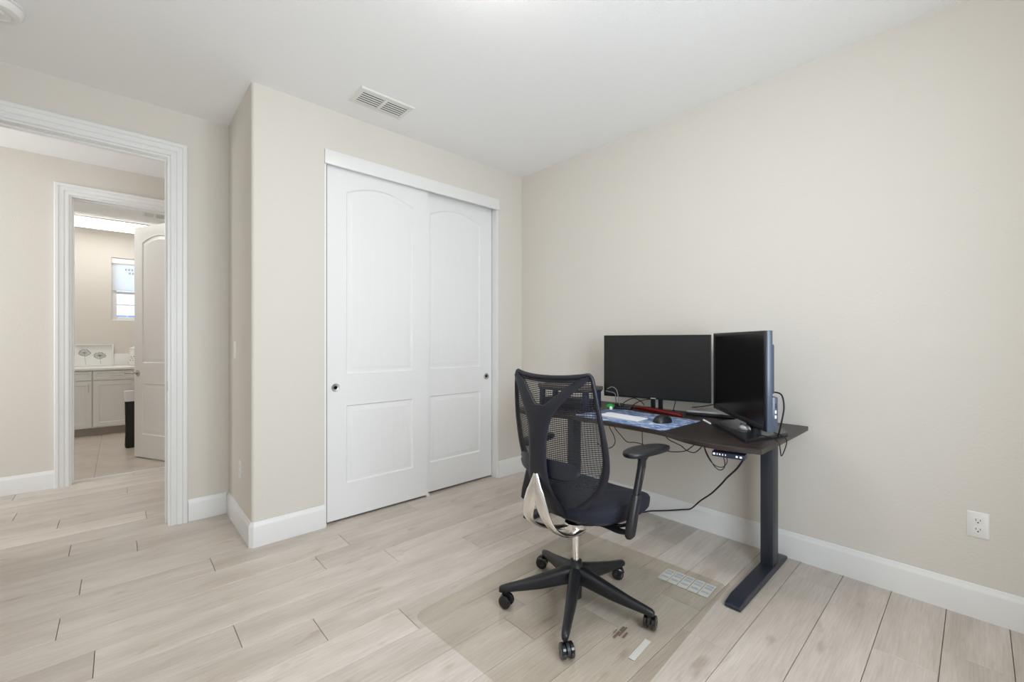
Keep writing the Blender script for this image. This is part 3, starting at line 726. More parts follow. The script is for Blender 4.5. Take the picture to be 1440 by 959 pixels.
# seat: pan and cushion
def seat_ring(k_, z, drop=0.0):
    out = []
    for j_ in range(40):
        t_ = 2*PI*j_/40; n_ = 3.2
        c_, s_ = math.cos(t_), math.sin(t_)
        u = math.copysign(abs(c_)**(2/n_), c_); v = math.copysign(abs(s_)**(2/n_), s_)
        a = .108+.236*k_*u; b_ = (.248-.02*max(0, -u))*k_*v
        dz = -drop*max(0, u)**3+.018*abs(v)**2*(1 if drop else 0)-.012*(1-abs(v))*0
        out.append(Wc(a, b_, z+dz))
    return out
MB().loft([seat_ring(.62, .428), seat_ring(.90, .432), seat_ring(.955, .442), seat_ring(.95, .452)]).build('seat_pan', 'black_plastic', parent=ch, smooth=50)
MB().loft([seat_ring(.93, .449), seat_ring(.985, .452), seat_ring(1.0, .463, .012), seat_ring(1.0, .480, .02), seat_ring(.975, .492, .022), seat_ring(.92, .499, .022), seat_ring(.75, .501, .012), seat_ring(.4, .498, .006), seat_ring(.05, .496, .0)]).build('seat', 'seat_fabric', parent=ch, smooth=60)
# backrest outline (X, half width, z)
OUT = [(1.381, .210, 1.076), (1.388, .224, 1.030), (1.396, .232, .965), (1.41, .241, .88), (1.427, .246, .80), (1.44, .245, .735), (1.45, .234, .675), (1.455, .205, .61), (1.452, .155, .548), (1.444, .095, .498), (1.436, .04, .468)]
def Xe(z): return interp([(q[2], q[0]) for q in OUT[::-1]], z)
def We(z): return interp([(q[2], q[1]) for q in OUT[::-1]], z)
def Xc(z): return interp([(.455, 1.434), (.50, 1.405), (.56, 1.372), (.62, 1.352), (.70, 1.343), (.80, 1.338), (.90, 1.335), (1.0, 1.338), (1.08, 1.345)], z)
def top_z(u): return 1.060+.016*abs(u)**2.2
def surf(u, z):
    w = We(z); return Vector((Xc(z)+(Xe(z)-Xc(z))*abs(u)**2, CYc-u*w, z))
loop_ = [(q[0], CYc-q[1], q[2]) for q in OUT]+[(1.433, CYc, .460)]+[(q[0], CYc+q[1], q[2]) for q in OUT[::-1]]
loop_ += [(Xc(1.07)+(1.381-Xc(1.07))*u*u, CYc-u*.21, top_z(u)) for u in (-.75, -.5, -.25, 0, .25, .5, .75)]
sp_ = spline(loop_, 4, loop=True); fr = MB(); rings = []; K = len(sp_)
for i, p in enumerate(sp_):
    d_ = (sp_[(i+1) % K]-sp_[i-1]).normalized(); n_ = Vector((1, 0, 0)); s_ = d_.cross(n_).normalized(); n2 = s_.cross(d_)
    z = p.z; wide = interp([(.46, .019), (.50, .024), (.60, .024), (.70, .019), (.85, .013), (1.0, .010), (1.05, .0085), (1.08, .008)], z)
    rings.append([p+s_*wide*math.cos(t_)+n2*.0085*math.sin(t_) for t_ in [2*PI*j_/10 for j_ in range(10)]])
fr.loft(rings, loop=True); fr.build('back_frame', 'grey_plastic', parent=ch, smooth=60)
# woven back: real strands
mesh_ = MB(); bm_ = mesh_.bm
def strand(pts, r_):
    rings = []
    for i, p in enumerate(pts):
        d_ = (pts[min(i+1, len(pts)-1)]-pts[max(i-1, 0)]).normalized(); u = d_.cross(Vector((1, 0, 0))).normalized(); v = Vector((1, 0, 0))
        rings.append([p+u*r_[0], p+v*r_[1], p-u*r_[0], p-v*r_[1]])
    mesh_.loft(rings, caps=False)
nz = 74
for i in range(nz):
    z = .475+(1.066-.475)*i/(nz-1); r_ = (.0019, .0013) if z < 1.035 else (.0042, .0016)
    if z < .60: r_ = (.0030, .0014)
    strand([surf(-1+2*k_/12, z+(top_z(-1+2*k_/12)-1.060)*max(0, (z-.9)/.16)) for k_ in range(13)], r_)
for i in range(46):
    b_ = -.235+.47*i/45; pts_ = []
    for k_ in range(30):
        z = .47+(1.062-.47)*k_/29; w = We(z)
        if abs(b_) < w-.002: pts_.append(surf(b_/w, z)+Vector((.0006, 0, 0)))
    if len(pts_) > 2: strand(pts_, (.0012, .0010))
mo = mesh_.build('mesh_fabric', 'mesh_black', parent=ch, smooth=0, kind='stuff')
# spine: trunk, two upper arms, flowing into the lower frame
Xs = lambda z: interp([(.45, 1.425), (.50, 1.388), (.56, 1.340), (.62, 1.311), (.68, 1.300), (.80, 1.298), (.90, 1.303), (.95, 1.315), (1.0, 1.335), (1.04, 1.358), (1.08, 1.378)], z)
spn = MB()
def flat_ring(pin, pout, t_, bulge=.006):
    """ring around a strip between two (b,z) edge points, thickness t_"""
    (b0, z0_), (b1, z1_) = pin, pout; out = []
    A, B = Vector((Xs(z0_), CYc-b0, z0_)), Vector((Xs(z1_), CYc-b1, z1_)); m_ = (A+B)/2; h2 = (B-A)/2; nx = Vector((1, 0, 0))
    for k_ in range(12):
        t2 = 2*PI*k_/12; c_, s_ = math.cos(t2), math.sin(t2)
        out.append(m_+h2*math.copysign(abs(c_)**.7, c_)+nx*t_*math.copysign(abs(s_)**.8, s_))
    return out
trunk = [(.45, .050), (.48, .058), (.52, .063), (.57, .062), (.62, .058), (.68, .052), (.74, .049), (.80, .051), (.85, .058), (.89, .068), (.925, .080), (.945, .086)]
spn.loft([flat_ring((-w, z), (w, z), .011) for z, w in trunk])
arm_in = [(-.012, .90), (.004, .935), (.035, .958), (.078, .994), (.125, 1.033), (.168, 1.058), (.203, 1.074)]
arm_out = [(.055, .85), (.076, .90), (.094, .93), (.126, .968), (.165, 1.010), (.194, 1.036), (.212, 1.056)]
for sg in (1, -1):
    ii = spline([(q[0]*sg, q[1], 0) for q in arm_in], 4); oo = spline([(q[0]*sg, q[1], 0) for q in arm_out], 4)
    spn.loft([flat_ring((p.x, p.y), (q.x, q.y), .0105-.004*k_/len(ii)) for k_, (p, q) in enumerate(zip(ii, oo))])
spn.build('spine', 'grey_plastic', parent=ch, smooth=60)
# polished fork from the mechanism up to the spine
fk = MB()
for sg in (1, -1):
    path = [(1.290, .004, .660), (1.285, .010, .61), (1.284, .025, .56), (1.289, .045, .505), (1.303, .060, .462), (1.335, .068, .425), (1.385, .066, .395), (1.44, .055, .374), (1.50, .040, .360), (1.56, .03, .356)]
    sp2 = spline([(x, CYc-sg*b_, z) for x, b_, z in path], 4); n_ = len(sp2)
    wid = [interp([(0, .006), (.10, .022), (.2, .031), (.3, .033), (.42, .029), (.5, .027), (.65, .026), (.8, .025), (1, .022)], i/(n_-1)) for i in range(n_)]
    rings = []
    for i, p in enumerate(sp2):
        d_ = (sp2[min(i+1, n_-1)]-sp2[max(i-1, 0)]).normalized(); s_ = Vector((0, 1, 0))-d_*d_.y; s_.normalize(); n2 = d_.cross(s_)
        rings.append([p+s_*wid[i]*math.cos(t_)+n2*.0095*math.sin(t_) for t_ in [2*PI*j_/14 for j_ in range(14)]])
    fk.loft(rings)
fk.lathe([(.012, .328), (.034, .330), (.047, .342), (.052, .362), (.048, .384)], (CXc-.004, CYc, 0), n=32)
fo = fk.build('fork', 'chrome', parent=ch, smooth=60); fo['label'] = 'polished metal fork'
# lumbar support
lm = MB(); rings = []
for k_ in range(25):
    b_ = -.172+.344*k_/24; e = max(.02, 1-(abs(b_)/.174)**5); zc_ = .682; hh2 = .040*e**.5
    x = 1.326+1.55*b_*b_
    rings.append([Vector((x+.010*math.sin(t_)*e-.006*math.cos(t_)**2, CYc-b_, zc_+hh2*math.cos(t_))) for t_ in [2*PI*j_/12 for j_ in range(12)]])
lm.loft(rings); lm.build('lumbar_support', 'grey_plastic', parent=ch, smooth=60)
# arms
for sg in (1, -1):
    B_ = .303*sg; dA = 0.0 if sg > 0 else -.045; xA = 0.0 if sg > 0 else -.030
    ar = MB()
    ring = lambda p, w, d: [Vector(p)+Vector((x, y, 0)) for x, y in rrect(w, d, min(w, d)*.42, 3)]
    ar.loft([ring((1.518, CYc-B_, .418), .028, .020), ring((1.522, CYc-B_, .426), .045, .032), ring((1.532, CYc-B_, .466), .050, .036), ring((1.566, CYc-B_, .578), .044, .036), ring((1.568, CYc-B_, .585), .040, .032)])
    ao = ar.build('arm_sleeve', 'black_plastic', parent=ch, smooth=50)
    up_ = MB(); up_.loft([ring((1.566, CYc-B_, .575+dA), .032, .024), ring((1.600+xA, CYc-B_, .675+dA), .032, .024), ring((1.615+xA, CYc-B_, .715+dA), .038, .028), ring((1.625+xA, CYc-B_, .740+dA), .07, .05)])
    up_.build('arm_post', 'black_plastic', parent=ch, smooth=50)
    br = MB()
    br.tube(spline([(1.524, CYc-B_, .440), (1.535, CYc-sg*.25, .424), (1.555, CYc-sg*.17, .416), (1.56, CYc-sg*.07, .41)], 5), [(.020, .010)]*16, 10)
    br.tube(spline([(1.530, CYc-B_, .475), (1.538, CYc-sg*.275, .458), (1.555, CYc-sg*.22, .432), (1.56, CYc-sg*.13, .416)], 5), [(.016, .007)]*16, 10)
    br.build('arm_bracket', 'black_plastic', parent=ch, smooth=60)
    pd = MB(); rings = []
    ang = math.radians(-9*sg)      # front ends splay outward
    for k_, (s_, z, dz) in enumerate(((.80, .736, 0), (.96, .740, 0), (1.0, .748, 0), (.98, .758, 0), (.86, .7635, 0), (.5, .7655, 0), (.06, .766, 0))):
        rg = []
        for j_ in range(32):
            t_ = 2*PI*j_/32; c_, s2 = math.cos(t_), math.sin(t_)
            u = math.copysign(abs(c_)**.8, c_)*.136*s_; v = math.copysign(abs(s2)**.8, s2)*(.047-.010*c_)*s_
            rg.append(Vector((1.660+xA*1.3+u*math.cos(ang)-v*math.sin(ang), CYc-B_+u*math.sin(ang)+v*math.cos(ang), z+dA-.016*(c_*.5)**2)))
        rings.append(rg)
    pd.loft(rings); pd.build('arm_pad', 'black_plastic', parent=ch, smooth=60)

# ------------------------------------------------------------------ standing desk
DZ, DT = 0.755, 0.023
dk = thing('standing_desk', (2.40, 1.43, 0), 'dark brown standing desk with curved front edge and black steel legs', 'desk')
half = [(.617, 2.003), (.70, 1.972), (.78, 1.957), (.86, 1.957), (.94, 1.974), (1.0, 2.000), (1.06, 2.026), (1.14, 2.042), (1.25, 2.046), (1.43, 2.046)]
YM = 1.43
front = [(p.y, p.x) for p in spline([(y, x, 0) for y, x in half], 4)]      # (x, y)
kL = (2.19-YM)/(YM-.617)
front = [(x, y) for x, y in front]+[(x+.062*max(0, (y2-.62))**2, YM+y2*.725) for x, y2 in [(x, (YM-y)/(YM-.617)) for x, y in front[::-1][1:]]]
front[-1] = (2.066, 2.155)
poly = front+[(2.735, 2.155), (2.735, .617)]
n_ = len(poly)
def inset(d): # small edge easing
    out = []
    for i in range(n_):
        p, q, r_ = Vector(poly[i-1]), Vector(poly[i]), Vector(poly[(i+1) % n_])
        a = (q-p).normalized(); c_ = (r_-q).normalized(); nn = Vector((a.y, -a.x))+Vector((c_.y, -c_.x))
        nn.normalize(); out.append(q+nn*d)
    return out
i1 = inset(.0015)
tp = MB(); R4 = [[(x, y, DZ-DT) for x, y in i1], [(x, y, DZ-DT+.0015) for x, y in poly], [(x, y, DZ-.0015) for x, y in poly], [(x, y, DZ) for x, y in i1]]
tp.loft(R4, caps=False)
for R_2, fl_ in ((R4[0], 1), (R4[3], 0)):
    vs_ = [tp.bm.verts.new(p) for p in R_2]
    for tri in tessellate_polygon([[Vector(p) for p in R_2]]): tp.bm.faces.new([vs_[i] for i in tri])
bmesh.ops.remove_doubles(tp.bm, verts=tp.bm.verts, dist=1e-5)
tp.build('desktop', 'espresso', parent=dk, smooth=30)
for y in (.750, 2.075):
    lg = MB(); lg.box(2.505, 2.595, y-.030, y+.030, .034, DZ-DT-.034, .004); lg.build('leg', 'steel_black', parent=dk)
    ft = MB(); rings = []
    for x, w, zt_ in ((2.042, .066, .016), (2.050, .070, .020), (2.12, .072, .033), (2.55, .072, .036), (2.68, .072, .033), (2.735, .070, .020), (2.742, .066, .016)):
        rings.append([(x, y+a, .0125+c_) for a, c_ in rrect(w, 2*(zt_-.0125) if zt_ > .02 else .008, .003, 2)])
    rings = []
    for x, w, zt_ in ((2.042, .066, .016), (2.050, .070, .021), (2.115, .072, .033), (2.55, .072, .036), (2.68, .072, .033), (2.735, .070, .020), (2.742, .066, .016)):
        rings.append([(x, y-w/2, .004), (x, y+w/2, .004), (x, y+w/2, zt_-.003), (x, y+w/2-.004, zt_), (x, y-w/2+.004, zt_), (x, y-w/2, zt_-.003)])
    ft.loft(rings); fo_ = ft.build('foot', 'steel_black', parent=dk, smooth=30)
    for x in (2.075, 2.70): MB().lathe([(.016, .0004), (.018, .004)], (x, y, 0), n=16).build('glide', 'black_plastic', parent=fo_)
    MB().box(2.20, 2.70, y-.035, y+.035, DZ-DT-.034, DZ-DT-.0003, .003).build('side_bracket', 'steel_black', parent=dk)
for x in (2.49, 2.60): MB().box(x-.02, x+.02, .79, 2.035, DZ-DT-.045, DZ-DT-.006, .002).build('crossbar', 'steel_black', parent=dk)
cp = MB().obox((2.042, .763, .6985), (.05, .135, .0225), math.radians(8), .002)
cpo = cp.build('control_panel', 'indigo_steel', parent=dk)
cpo['label'] = 'dark push-button height control panel'
for dy, w, h2 in ((.058, .009, .009), (.045, .003, .009), (.034, .006, .007), (.022, .003, .009), (.010, .003, .008), (-.036, .008, .008), (-.052, .009, .008)):
    c_ = Matrix.Rotation(math.radians(8), 4, 'Z') @ Vector((-.0254, dy, .001)); MB().obox(Vector((2.042, .763, .6985))+c_, (.001, w, h2), math.radians(8)).build('button', 'led_white', parent=cpo, smooth=0)

# ------------------------------------------------------------------ monitors
def placed(org, ux):
    ux = Vector(ux).normalized(); n = Vector((-ux.y, ux.x, 0)); return Matrix(((ux.x, n.x, 0, org[0]), (ux.y, n.y, 0, org[1]), (0, 0, 1, 0), (0, 0, 0, 1)))
# wide flat monitor: local x from its far end to its near end, y toward the wall
A, B = Vector((2.475, 1.752, 0)), Vector((2.642, 1.093, 0)); Lw = (B-A).length
Mw = placed(A, B-A)      # n = left of A->B, i.e. toward +x (the wall)
m1 = thing('wide_monitor', (Mw @ Vector((Lw*.52, .06, DZ))), 'wide thin-framed black monitor, screen off, on a slim dark stand', 'monitor')
zb, zt_ = .836, 1.254
MB().box(0, Lw, 0, .022, zb, zt_, .003).xf(Mw).build('housing', 'black_plastic', parent=m1)
sc_ = MB(); sc_.box(.004, Lw-.004, -.0012, -.0002, zb+.012, zt_-.004); sc_.xf(Mw).build('screen', 'screen_wide', parent=m1, smooth=0)
MB().box(.2, Lw-.2, .0225, .045, zb+.06, zb+.30, .008).xf(Mw).build('rear_cover', 'black_plastic', parent=m1)
st = MB(); st.box(Lw*.5-.034, Lw*.5-.006, .05, .066, DZ+.010, zb+.18, .003); st.box(Lw*.5+.014, Lw*.5+.042, .05, .066, DZ+.010, zb+.18, .003); st.box(Lw*.5-.034, Lw*.5+.042, .045, .07, zb+.15, zb+.19, .003)
st.xf(Mw).build('stand_post', 'black_plastic', parent=m1)
MB().box(Lw*.5-.10, Lw*.5+.10, .034, .098, DZ+.0005, DZ+.010, .003).xf(Mw).build('stand_foot', 'black_gloss', parent=m1)
lg_ = MB().box(Lw*.5-.02, Lw*.5+.012, -.0016, -.0003, zb+.003, zb+.009).xf(Mw).build('badge', 'silver', parent=m1, smooth=0)
# thick monitor with ports, turned toward the chair: local x from near corner to far corner, y = toward the viewer side normal
A2, B2 = Vector((2.105, .628, 0)), Vector((2.642, 1.074, 0)); L2 = (B2-A2).length
Mt = placed(A2, B2-A2)     # +y local = seen side
m2 = thing('thick_monitor', (Mt @ Vector((L2*.5, -.04, DZ))), 'thick-bezelled black monitor with side ports, angled beside the wide one', 'monitor')
zb2, zt2 = .8115, 1.262
hs = MB(); hs.box(0, L2, -.024, 0, zb2, zt2, .003); hs.xf(Mt).build('housing', 'blue_grey_plastic', parent=m2)
bz = MB(); e = .022
for q in ((.001, e, zb2+.001, zt2-.001), (L2-e, L2-.001, zb2+.001, zt2-.001), (e, L2-e, zb2+.001, zb2+.026), (e, L2-e, zt2-e, zt2-.001)): bz.box(q[0], q[1], .0003, .0045, q[2], q[3], .001)
bz.xf(Mt).build('bezel', 'black_plastic', parent=m2)
MB().box(e, L2-e, .0003, .0022, zb2+.026, zt2-e).xf(Mt).build('screen', 'screen_thick', parent=m2, smooth=0)
rc = MB(); rc.box(.012, L2-.012, -.052, -.0243, zb2+.004, zb2+.155, .006); rc.xf(Mt); rco = rc.build('rear_cover', 'blue_grey_plastic', parent=m2)
MB().box(.06, L2-.06, -.06, -.0243, zb2+.16, zt2-.06, .01).xf(Mt).build('rear_cover', 'blue_grey_plastic', parent=m2)
po = MB()
po.box(.0108, .0122, -.043, -.040, zb2+.105, zb2+.128); po.xf(Mt).build('card_slot', 'black_gloss', parent=rco, smooth=0)
for z in (.060, .082):
    q = MB(); q.box(.0105, .0122, -.044, -.037, zb2+z, zb2+z+.014); q.xf(Mt).build('usb_port', 'plastic_white', parent=rco, smooth=0)
# stand: neck and angular base plate
nk = MB(); nk.box(L2*.5-.045, L2*.5+.045, -.105, -.062, DZ+.017, zb2+.32, .006); nk.box(L2*.5-.06, L2*.5+.06, -.066, -.0605, zb2+.2, zb2+.32, .001); nk.xf(Mt).build('stand_neck', 'black_plastic', parent=m2)
bpz = DZ+.0006
bp = [(2.072, .706), (2.388, .622), (2.66, .755), (2.62, .92), (2.40, .985)]
bi = [(x+(2.42-x)*.02, y+(.8-y)*.02) for x, y in bp]
b_ = MB(); b_.loft([[(x, y, bpz) for x, y in bp], [(x, y, bpz+.013) for x, y in bp], [(x, y, bpz+.0155) for x, y in bi]]); b_.build('base_plate', 'slate', parent=m2, smooth=20)

# ------------------------------------------------------------------ things on the desk
pdM = Matrix.Translation((2.264, 1.378, 0)) @ Matrix.Rotation(math.radians(-2.5), 4, 'Z')
pp = rrect(.405, .60, .012, 4)
tag(MB().loft([[(x, y, DZ+.0006) for x, y in pp], [(x, y, DZ+.0030) for x, y in pp], [(x*.995, y*.998, DZ+.0036) for x, y in pp]]).xf(pdM).build('desk_pad', 'blue_pad', smooth=30), 'blue mottled desk pad under the keyboard and mouse', 'desk pad')
PZ = DZ+.0040
kb = thing('keyboard', (2.20, 1.425, PZ), 'slim white keyboard on the blue desk pad', 'keyboard')
kM = Matrix.Translation((2.203, 1.425, PZ)) @ Matrix.Rotation(math.radians(-3), 4, 'Z')
kp = rrect(.114, .280, .008, 4)
MB().loft([[(x, y, 0) for x, y in kp], [(x, y, .004+.055*(x+.057)*.6) for x, y in kp], [(x*.98, y*.99, .005+.055*(x+.057)*.6) for x, y in kp]]).xf(kM).build('case', 'silver', parent=kb, smooth=30)
ks = MB()
for r_ in range(6):
    for c_ in range(14):
        if r_ == 5 and c_ in (4, 5, 6, 7): continue
        x = .044-.0178*r_; y = .127-.0195*c_; z = .0062+.033*(x+.057)
        ks.obox((x, y, z), (.0165, .0182, .0026), 0)
x = .044-.0178*5; ks.obox((x, .127-.0195*5.5, .0062+.033*(x+.057)), (.0165, .078, .0026), 0)
ks.xf(kM).build('keys', 'key_white', parent=kb, smooth=0, kind='stuff')
ms = thing('computer_mouse', (2.245, 1.195, PZ), 'black sculpted mouse at the end of the blue desk pad', 'mouse')
def blob(c, sx, sy, sz, rz, m_, nm, par, flat=.35):
    b2 = MB(); rings = []
    for k_ in range(9):
        t_ = PI/2*k_/8; r_ = math.cos(t_)**.6 if k_ < 8 else .03; z = math.sin(t_)
        rings.append([(sx*r_*math.copysign(abs(math.cos(a))**.85, math.cos(a))+(.12*sx*z), sy*r_*math.copysign(abs(math.sin(a))**.85, math.sin(a))*(1-.12*math.cos(a)), sz*z*(1-.25*max(0, math.cos(a))*r_)) for a in [2*PI*j_/28 for j_ in range(28)]])
    b2.loft(rings).xf(Matrix.Translation(c) @ Matrix.Rotation(rz, 4, 'Z')); return b2.build(nm, m_, parent=par, smooth=60)
sh_ = blob((2.245, 1.195, PZ), .056, .036, .040, math.radians(-25), 'black_plastic', 'shell', ms)
MB().lathe([(.001, -.004), (.009, -.004), (.011, -.002), (.011, .002), (.009, .004), (.001, .004)], (2.275, 1.181, PZ+.030), 'Y', 16).build('scroll_wheel', 'grey_plastic', parent=ms)
# riser shelf
rs = thing('desk_riser', (2.345, 1.95, DZ), 'small desk riser with brown top board and indigo metal legs', 'riser shelf')
MB().box(2.25, 2.442, 1.735, 2.17, .882, .906, .002).build('top_board', 'riser_wood', parent=rs)
MB().box(2.255, 2.437, 1.740, 2.165, .871, .8815, .001).build('under_frame', 'indigo_steel', parent=rs)
for y in (1.758, 2.145):
    for x in (2.275, 2.415): MB().box(x-.016, x+.016, y-.016, y+.016, DZ+.0044, .8705, .003).build('leg', 'indigo_steel', parent=rs)
MB().box(2.262, 2.43, 1.78, 2.12, DZ+.0044, DZ+.060, .006).build('storage_box', 'black_plastic', parent=rs)
# green crumpled thing beside the riser
gx = MB(); cG = Vector((2.435, 1.672, DZ+.0005)); rings = []
for k_ in range(8):
    t_ = -PI/2+PI*k_/7
    rings.append([cG+Vector((.022*math.cos(t_)*math.cos(a)*random.uniform(.75, 1.15), .027*math.cos(t_)*math.sin(a)*random.uniform(.75, 1.15), .019+.019*math.sin(t_)*1.0)) for a in [2*PI*j_/14 for j_ in range(14)]])
gx.loft(rings); tag(gx.build('green_scrubber', 'green_fibre', smooth=0), 'small bright green crumpled item at the foot of the riser', 'ornament')
wb = MB(); wb.lathe([(.008, 0), (.0105, .003), (.0105, .016), (.005, .021), (.001, .022)], (2.402, 1.645, DZ+.0046), n=16)  # tiny white item, not identified
tag(wb.build('tiny_white_item', 'white_paper'), 'tiny white item beside the green crumpled one', 'tiny_white_item')
# red bar and black gadget
rA, rB = Vector((2.600, 1.585, 0)), Vector((2.503, 1.208, 0))
Mr = placed(rA, rB-rA); Lr = (rB-rA).length
rb = thing('red_bar', (Mr @ Vector((Lr/2, 0, DZ))), 'long low dark red bar lying under the wide monitor', 'bar')
b2 = MB(); rings = []
for x, w, h2 in ((0, .020, .010), (.01, .030, .016), (.08, .034, .022), (Lr*.5, .034, .024), (Lr-.05, .032, .020), (Lr-.006, .028, .016), (Lr, .02, .010)):
    rings.append([(x, a, DZ+.0008+h2/2+c_) for a, c_ in rrect(w, h2, min(w, h2)*.35, 3)])
b2.loft(rings).xf(Mr); b2.build('body', 'red_plastic', parent=rb, smooth=50)
MB().box(Lr*.3, Lr*.7, -.009, -.004, DZ+.0255, DZ+.0265).xf(Mr).build('stripe', 'black_plastic', parent=rb, smooth=0)
gg = thing('charger_hub', (2.505, 1.655, DZ), 'flat black charger lying between the riser and the red bar', 'charger')
Mg = Matrix.Translation((2.510, 1.640, DZ+.0008)) @ Matrix.Rotation(math.radians(20), 4, 'Z')
MB().box(-.045, .045, -.075, .075, 0, .018, .004).xf(Mg).build('body', 'black_plastic', parent=gg)
MB().box(-.02, .03, -.02, .035, .0185, .034, .004).xf(Mg).build('plug', 'cable_black', parent=gg)
# closed laptop / dock with pale lid
Ml = Matrix.Translation((2.672, 1.105, DZ+.0006)) @ Matrix.Rotation(math.radians(14), 4, 'Z')
lt = thing('docking_slab', (2.672, 1.105, DZ), 'thin slab with silver top and black sides between the two monitors', 'dock')
MB().box(-.05, .05, -.135, .135, 0, .018, .003).xf(Ml).build('body', 'black_plastic', parent=lt)
MB().box(-.048, .048, -.132, .132, .0185, .030, .003).xf(Ml).build('lid', 'silver', parent=lt)
st_ = MB(); st_.tube([(2.475, 1.065, DZ+.006), (2.395, .995, DZ+.006)], .0052, 10)
st_.tube([(2.395, .995, DZ+.006), (2.385, .986, DZ+.006)], [.0052, .001], 10)
tag(st_.build('white_stylus', 'white_paper'), 'white stylus lying in front of the angled monitor', 'stylus')
gm = thing('grey_mouse', (2.33, .80, bpz+.016), 'small grey wired mouse on the angled monitor base', 'mouse')
blob((2.325, .795, bpz+.0163), .032, .020, .022, math.radians(60), 'silver', 'shell', gm)
MB().lathe([(.001, -.003), (.006, -.003), (.006, .003), (.001, .003)], (2.332, .812, bpz+.034), 'X', 12).build('scroll_wheel', 'cable_black', parent=gm)

# ------------------------------------------------------------------ cords (each its own)
def cord(name, pts, r_, label, m_='cable_black', per=8):
    sp3 = spline(pts, per); return tag(MB().tube(sp3, r_, 7).build(name, m_, smooth=60), label, 'cable')
def pcord(name, parent, pts, r_, m_='cable_black'):
    return MB().tube(spline(pts, 8), r_, 7).build(name, m_, parent=parent, smooth=60)
pcord('cord', gm, [(2.312, .775, bpz+.022), (2.27, .755, bpz+.0195), (2.25, .80, bpz+.0195), (2.29, .88, bpz+.0195), (2.36, .93, bpz+.0195)], .0018)
cord('power_cable', [(2.105, .715, .695), (2.12, .734, .662), (2.2, .791, .593), (2.3, .872, .511), (2.38, .931, .446), (2.5, 1.033, .34), (2.6, 1.138, .245), (2.68, 1.214, .168), (2.72, 1.26, .127), (2.735, 1.314, .104), (2.735, 1.439, .061), (2.72, 1.536, .034), (2.70, 1.60, .010), (2.66, 1.66, .0065)], .0045, 'thick black power cord hanging from the desk control down to the floor')
cord('loop_cord', [(2.09, .905, .727), (2.09, .884, .674), (2.09, .864, .641), (2.09, .847, .617), (2.09, .824, .605), (2.09, .805, .619), (2.085, .799, .647), (2.08, .806, .686)], .0021, 'thin black cable looping just below the desk control')
cord('loop_cord', [(2.10, .91, .727), (2.10, .892, .67), (2.10, .868, .633), (2.10, .841, .617), (2.10, .815, .619), (2.095, .796, .639), (2.085, .788, .661), (2.078, .793, .686)], .0018, 'thin black cable making the smaller loop under the desk control')
cord('desk_cable', [(2.3, 1.60, .727), (2.3, 1.586, .669), (2.3, 1.554, .62), (2.3, 1.544, .577), (2.3, 1.57, .541), (2.3, 1.624, .526), (2.32, 1.70, .545)], .0028, 'black cable curling below the desk behind the chair back')
cord('desk_cable', [(2.38, 1.65, .727), (2.38, 1.597, .647), (2.38, 1.554, .608), (2.38, 1.518, .578), (2.38, 1.492, .573), (2.38, 1.456, .579), (2.40, 1.416, .573), (2.42, 1.402, .555), (2.50, 1.46, .48), (2.56, 1.49, .42)], .0028, 'black cable sagging behind the armrest toward the floor')
cord('desk_cable', [(2.3, 1.24, .727), (2.3, 1.197, .662), (2.3, 1.146, .642), (2.3, 1.113, .632), (2.3, 1.085, .614), (2.3, 1.045, .608), (2.3, 1.014, .631), (2.3, .98, .68), (2.3, .95, .727)], .0026, 'black cable dipping below the concave desk edge')
cord('desk_cable', [(2.30, 1.30, .60), (2.27, 1.2, .598), (2.26, 1.151, .6), (2.26, 1.094, .611), (2.26, 1.062, .625), (2.26, 1.039, .645), (2.26, 1.00, .68), (2.26, .94, .727)], .0026, 'black cable running level behind the armrest pad')
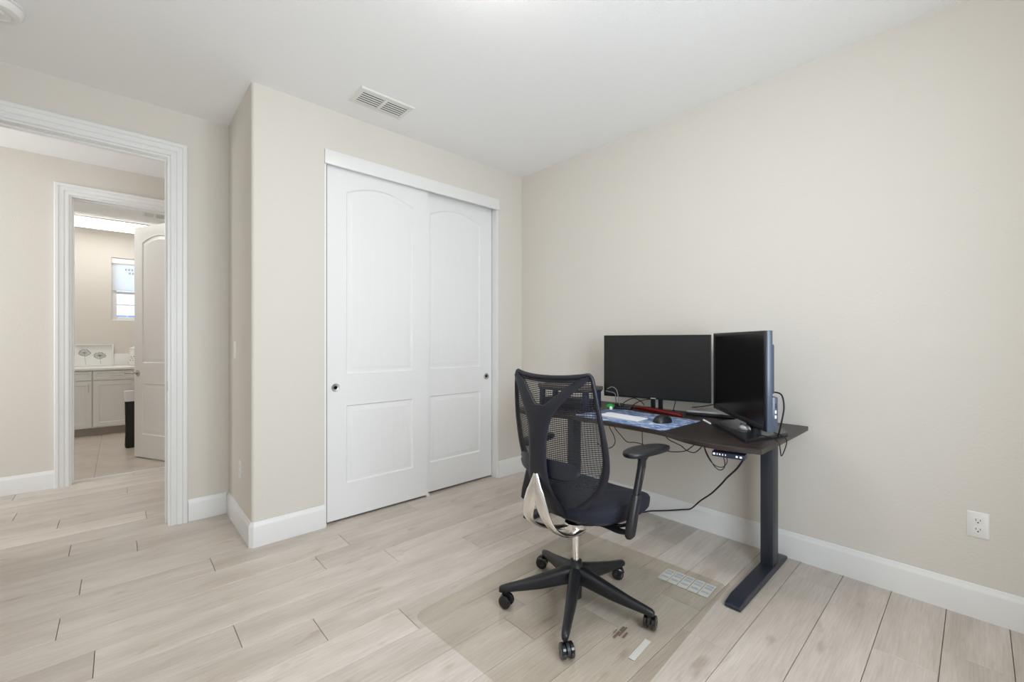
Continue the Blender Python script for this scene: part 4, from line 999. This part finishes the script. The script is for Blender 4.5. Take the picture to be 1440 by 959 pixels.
cord('drop_cable', [(2.64, 1.55, .685), (2.62, 1.543, .603), (2.62, 1.538, .503), (2.62, 1.516, .42), (2.62, 1.522, .347), (2.62, 1.543, .245), (2.63, 1.559, .193), (2.66, 1.60, .08), (2.70, 1.66, .0048)], .0026, 'thin dark cord dropping from the desk to the floor behind the armrest')
pcord('signal_cable', m2, [tuple(Mt @ Vector((.08, -.058, zb2+.17))), tuple(Mt @ Vector((.02, -.068, zb2+.165))), tuple(Mt @ Vector((.012, -.075, zb2+.11))), tuple(Mt @ Vector((.02, -.068, zb2+.04))), tuple(Mt @ Vector((.06, -.075, zb2-.02))), tuple(Mt @ Vector((.10, -.09, DZ+.02-0))), tuple(Mt @ Vector((.16, -.11, DZ+.020)))], .0035)
pcord('power_cable', m2, [(2.205, .702, bpz+.020), (2.19, .640, bpz+.0195), (2.185, .606, DZ+.004), (2.19, .600, DZ-.03), (2.215, .603, DZ-.062), (2.25, .602, DZ-.05), (2.285, .600, DZ-.015), (2.285, .604, DZ+.006), (2.29, .63, bpz+.020), (2.31, .66, bpz+.0195)], .0024)
cord('grey_cable', [(2.44, 1.700, .89), (2.452, 1.670, .905), (2.46, 1.640, .885), (2.463, 1.628, .83), (2.47, 1.625, .79), (2.482, 1.625, .7795)], .0028, 'grey cable arching from the riser down to the charger', 'cable_grey')
cord('grey_cable', [(2.445, 1.715, .875), (2.455, 1.690, .870), (2.47, 1.66, .86), (2.475, 1.655, .82), (2.485, 1.66, .7955)], .0026, 'thinner grey cable hugging the corner of the riser', 'cable_grey')
cord('black_cable', [(2.522, 1.625, .795), (2.54, 1.60, .815), (2.555, 1.565, .83), (2.57, 1.53, .815), (2.578, 1.515, .80), (2.585, 1.508, .785)], .003, 'black cable looping up over the red bar')
pcord('signal_cable', m1, [(2.60, 1.62, DZ+.004), (2.59, 1.56, .80), (2.585, 1.49, .826), (2.59, 1.44, .832), (2.60, 1.42, .845)], .0026)
pcord('power_cable', m1, [(2.655, 1.32, .84), (2.645, 1.325, .80), (2.64, 1.33, .77), (2.66, 1.335, .758)], .0026)
cord('black_cable', [(2.70, 1.235, DZ+.036), (2.69, 1.19, DZ+.045), (2.68, 1.13, .815), (2.69, 1.08, .83), (2.70, 1.05, .835)], .003, 'black cable rising from the silver-topped slab')
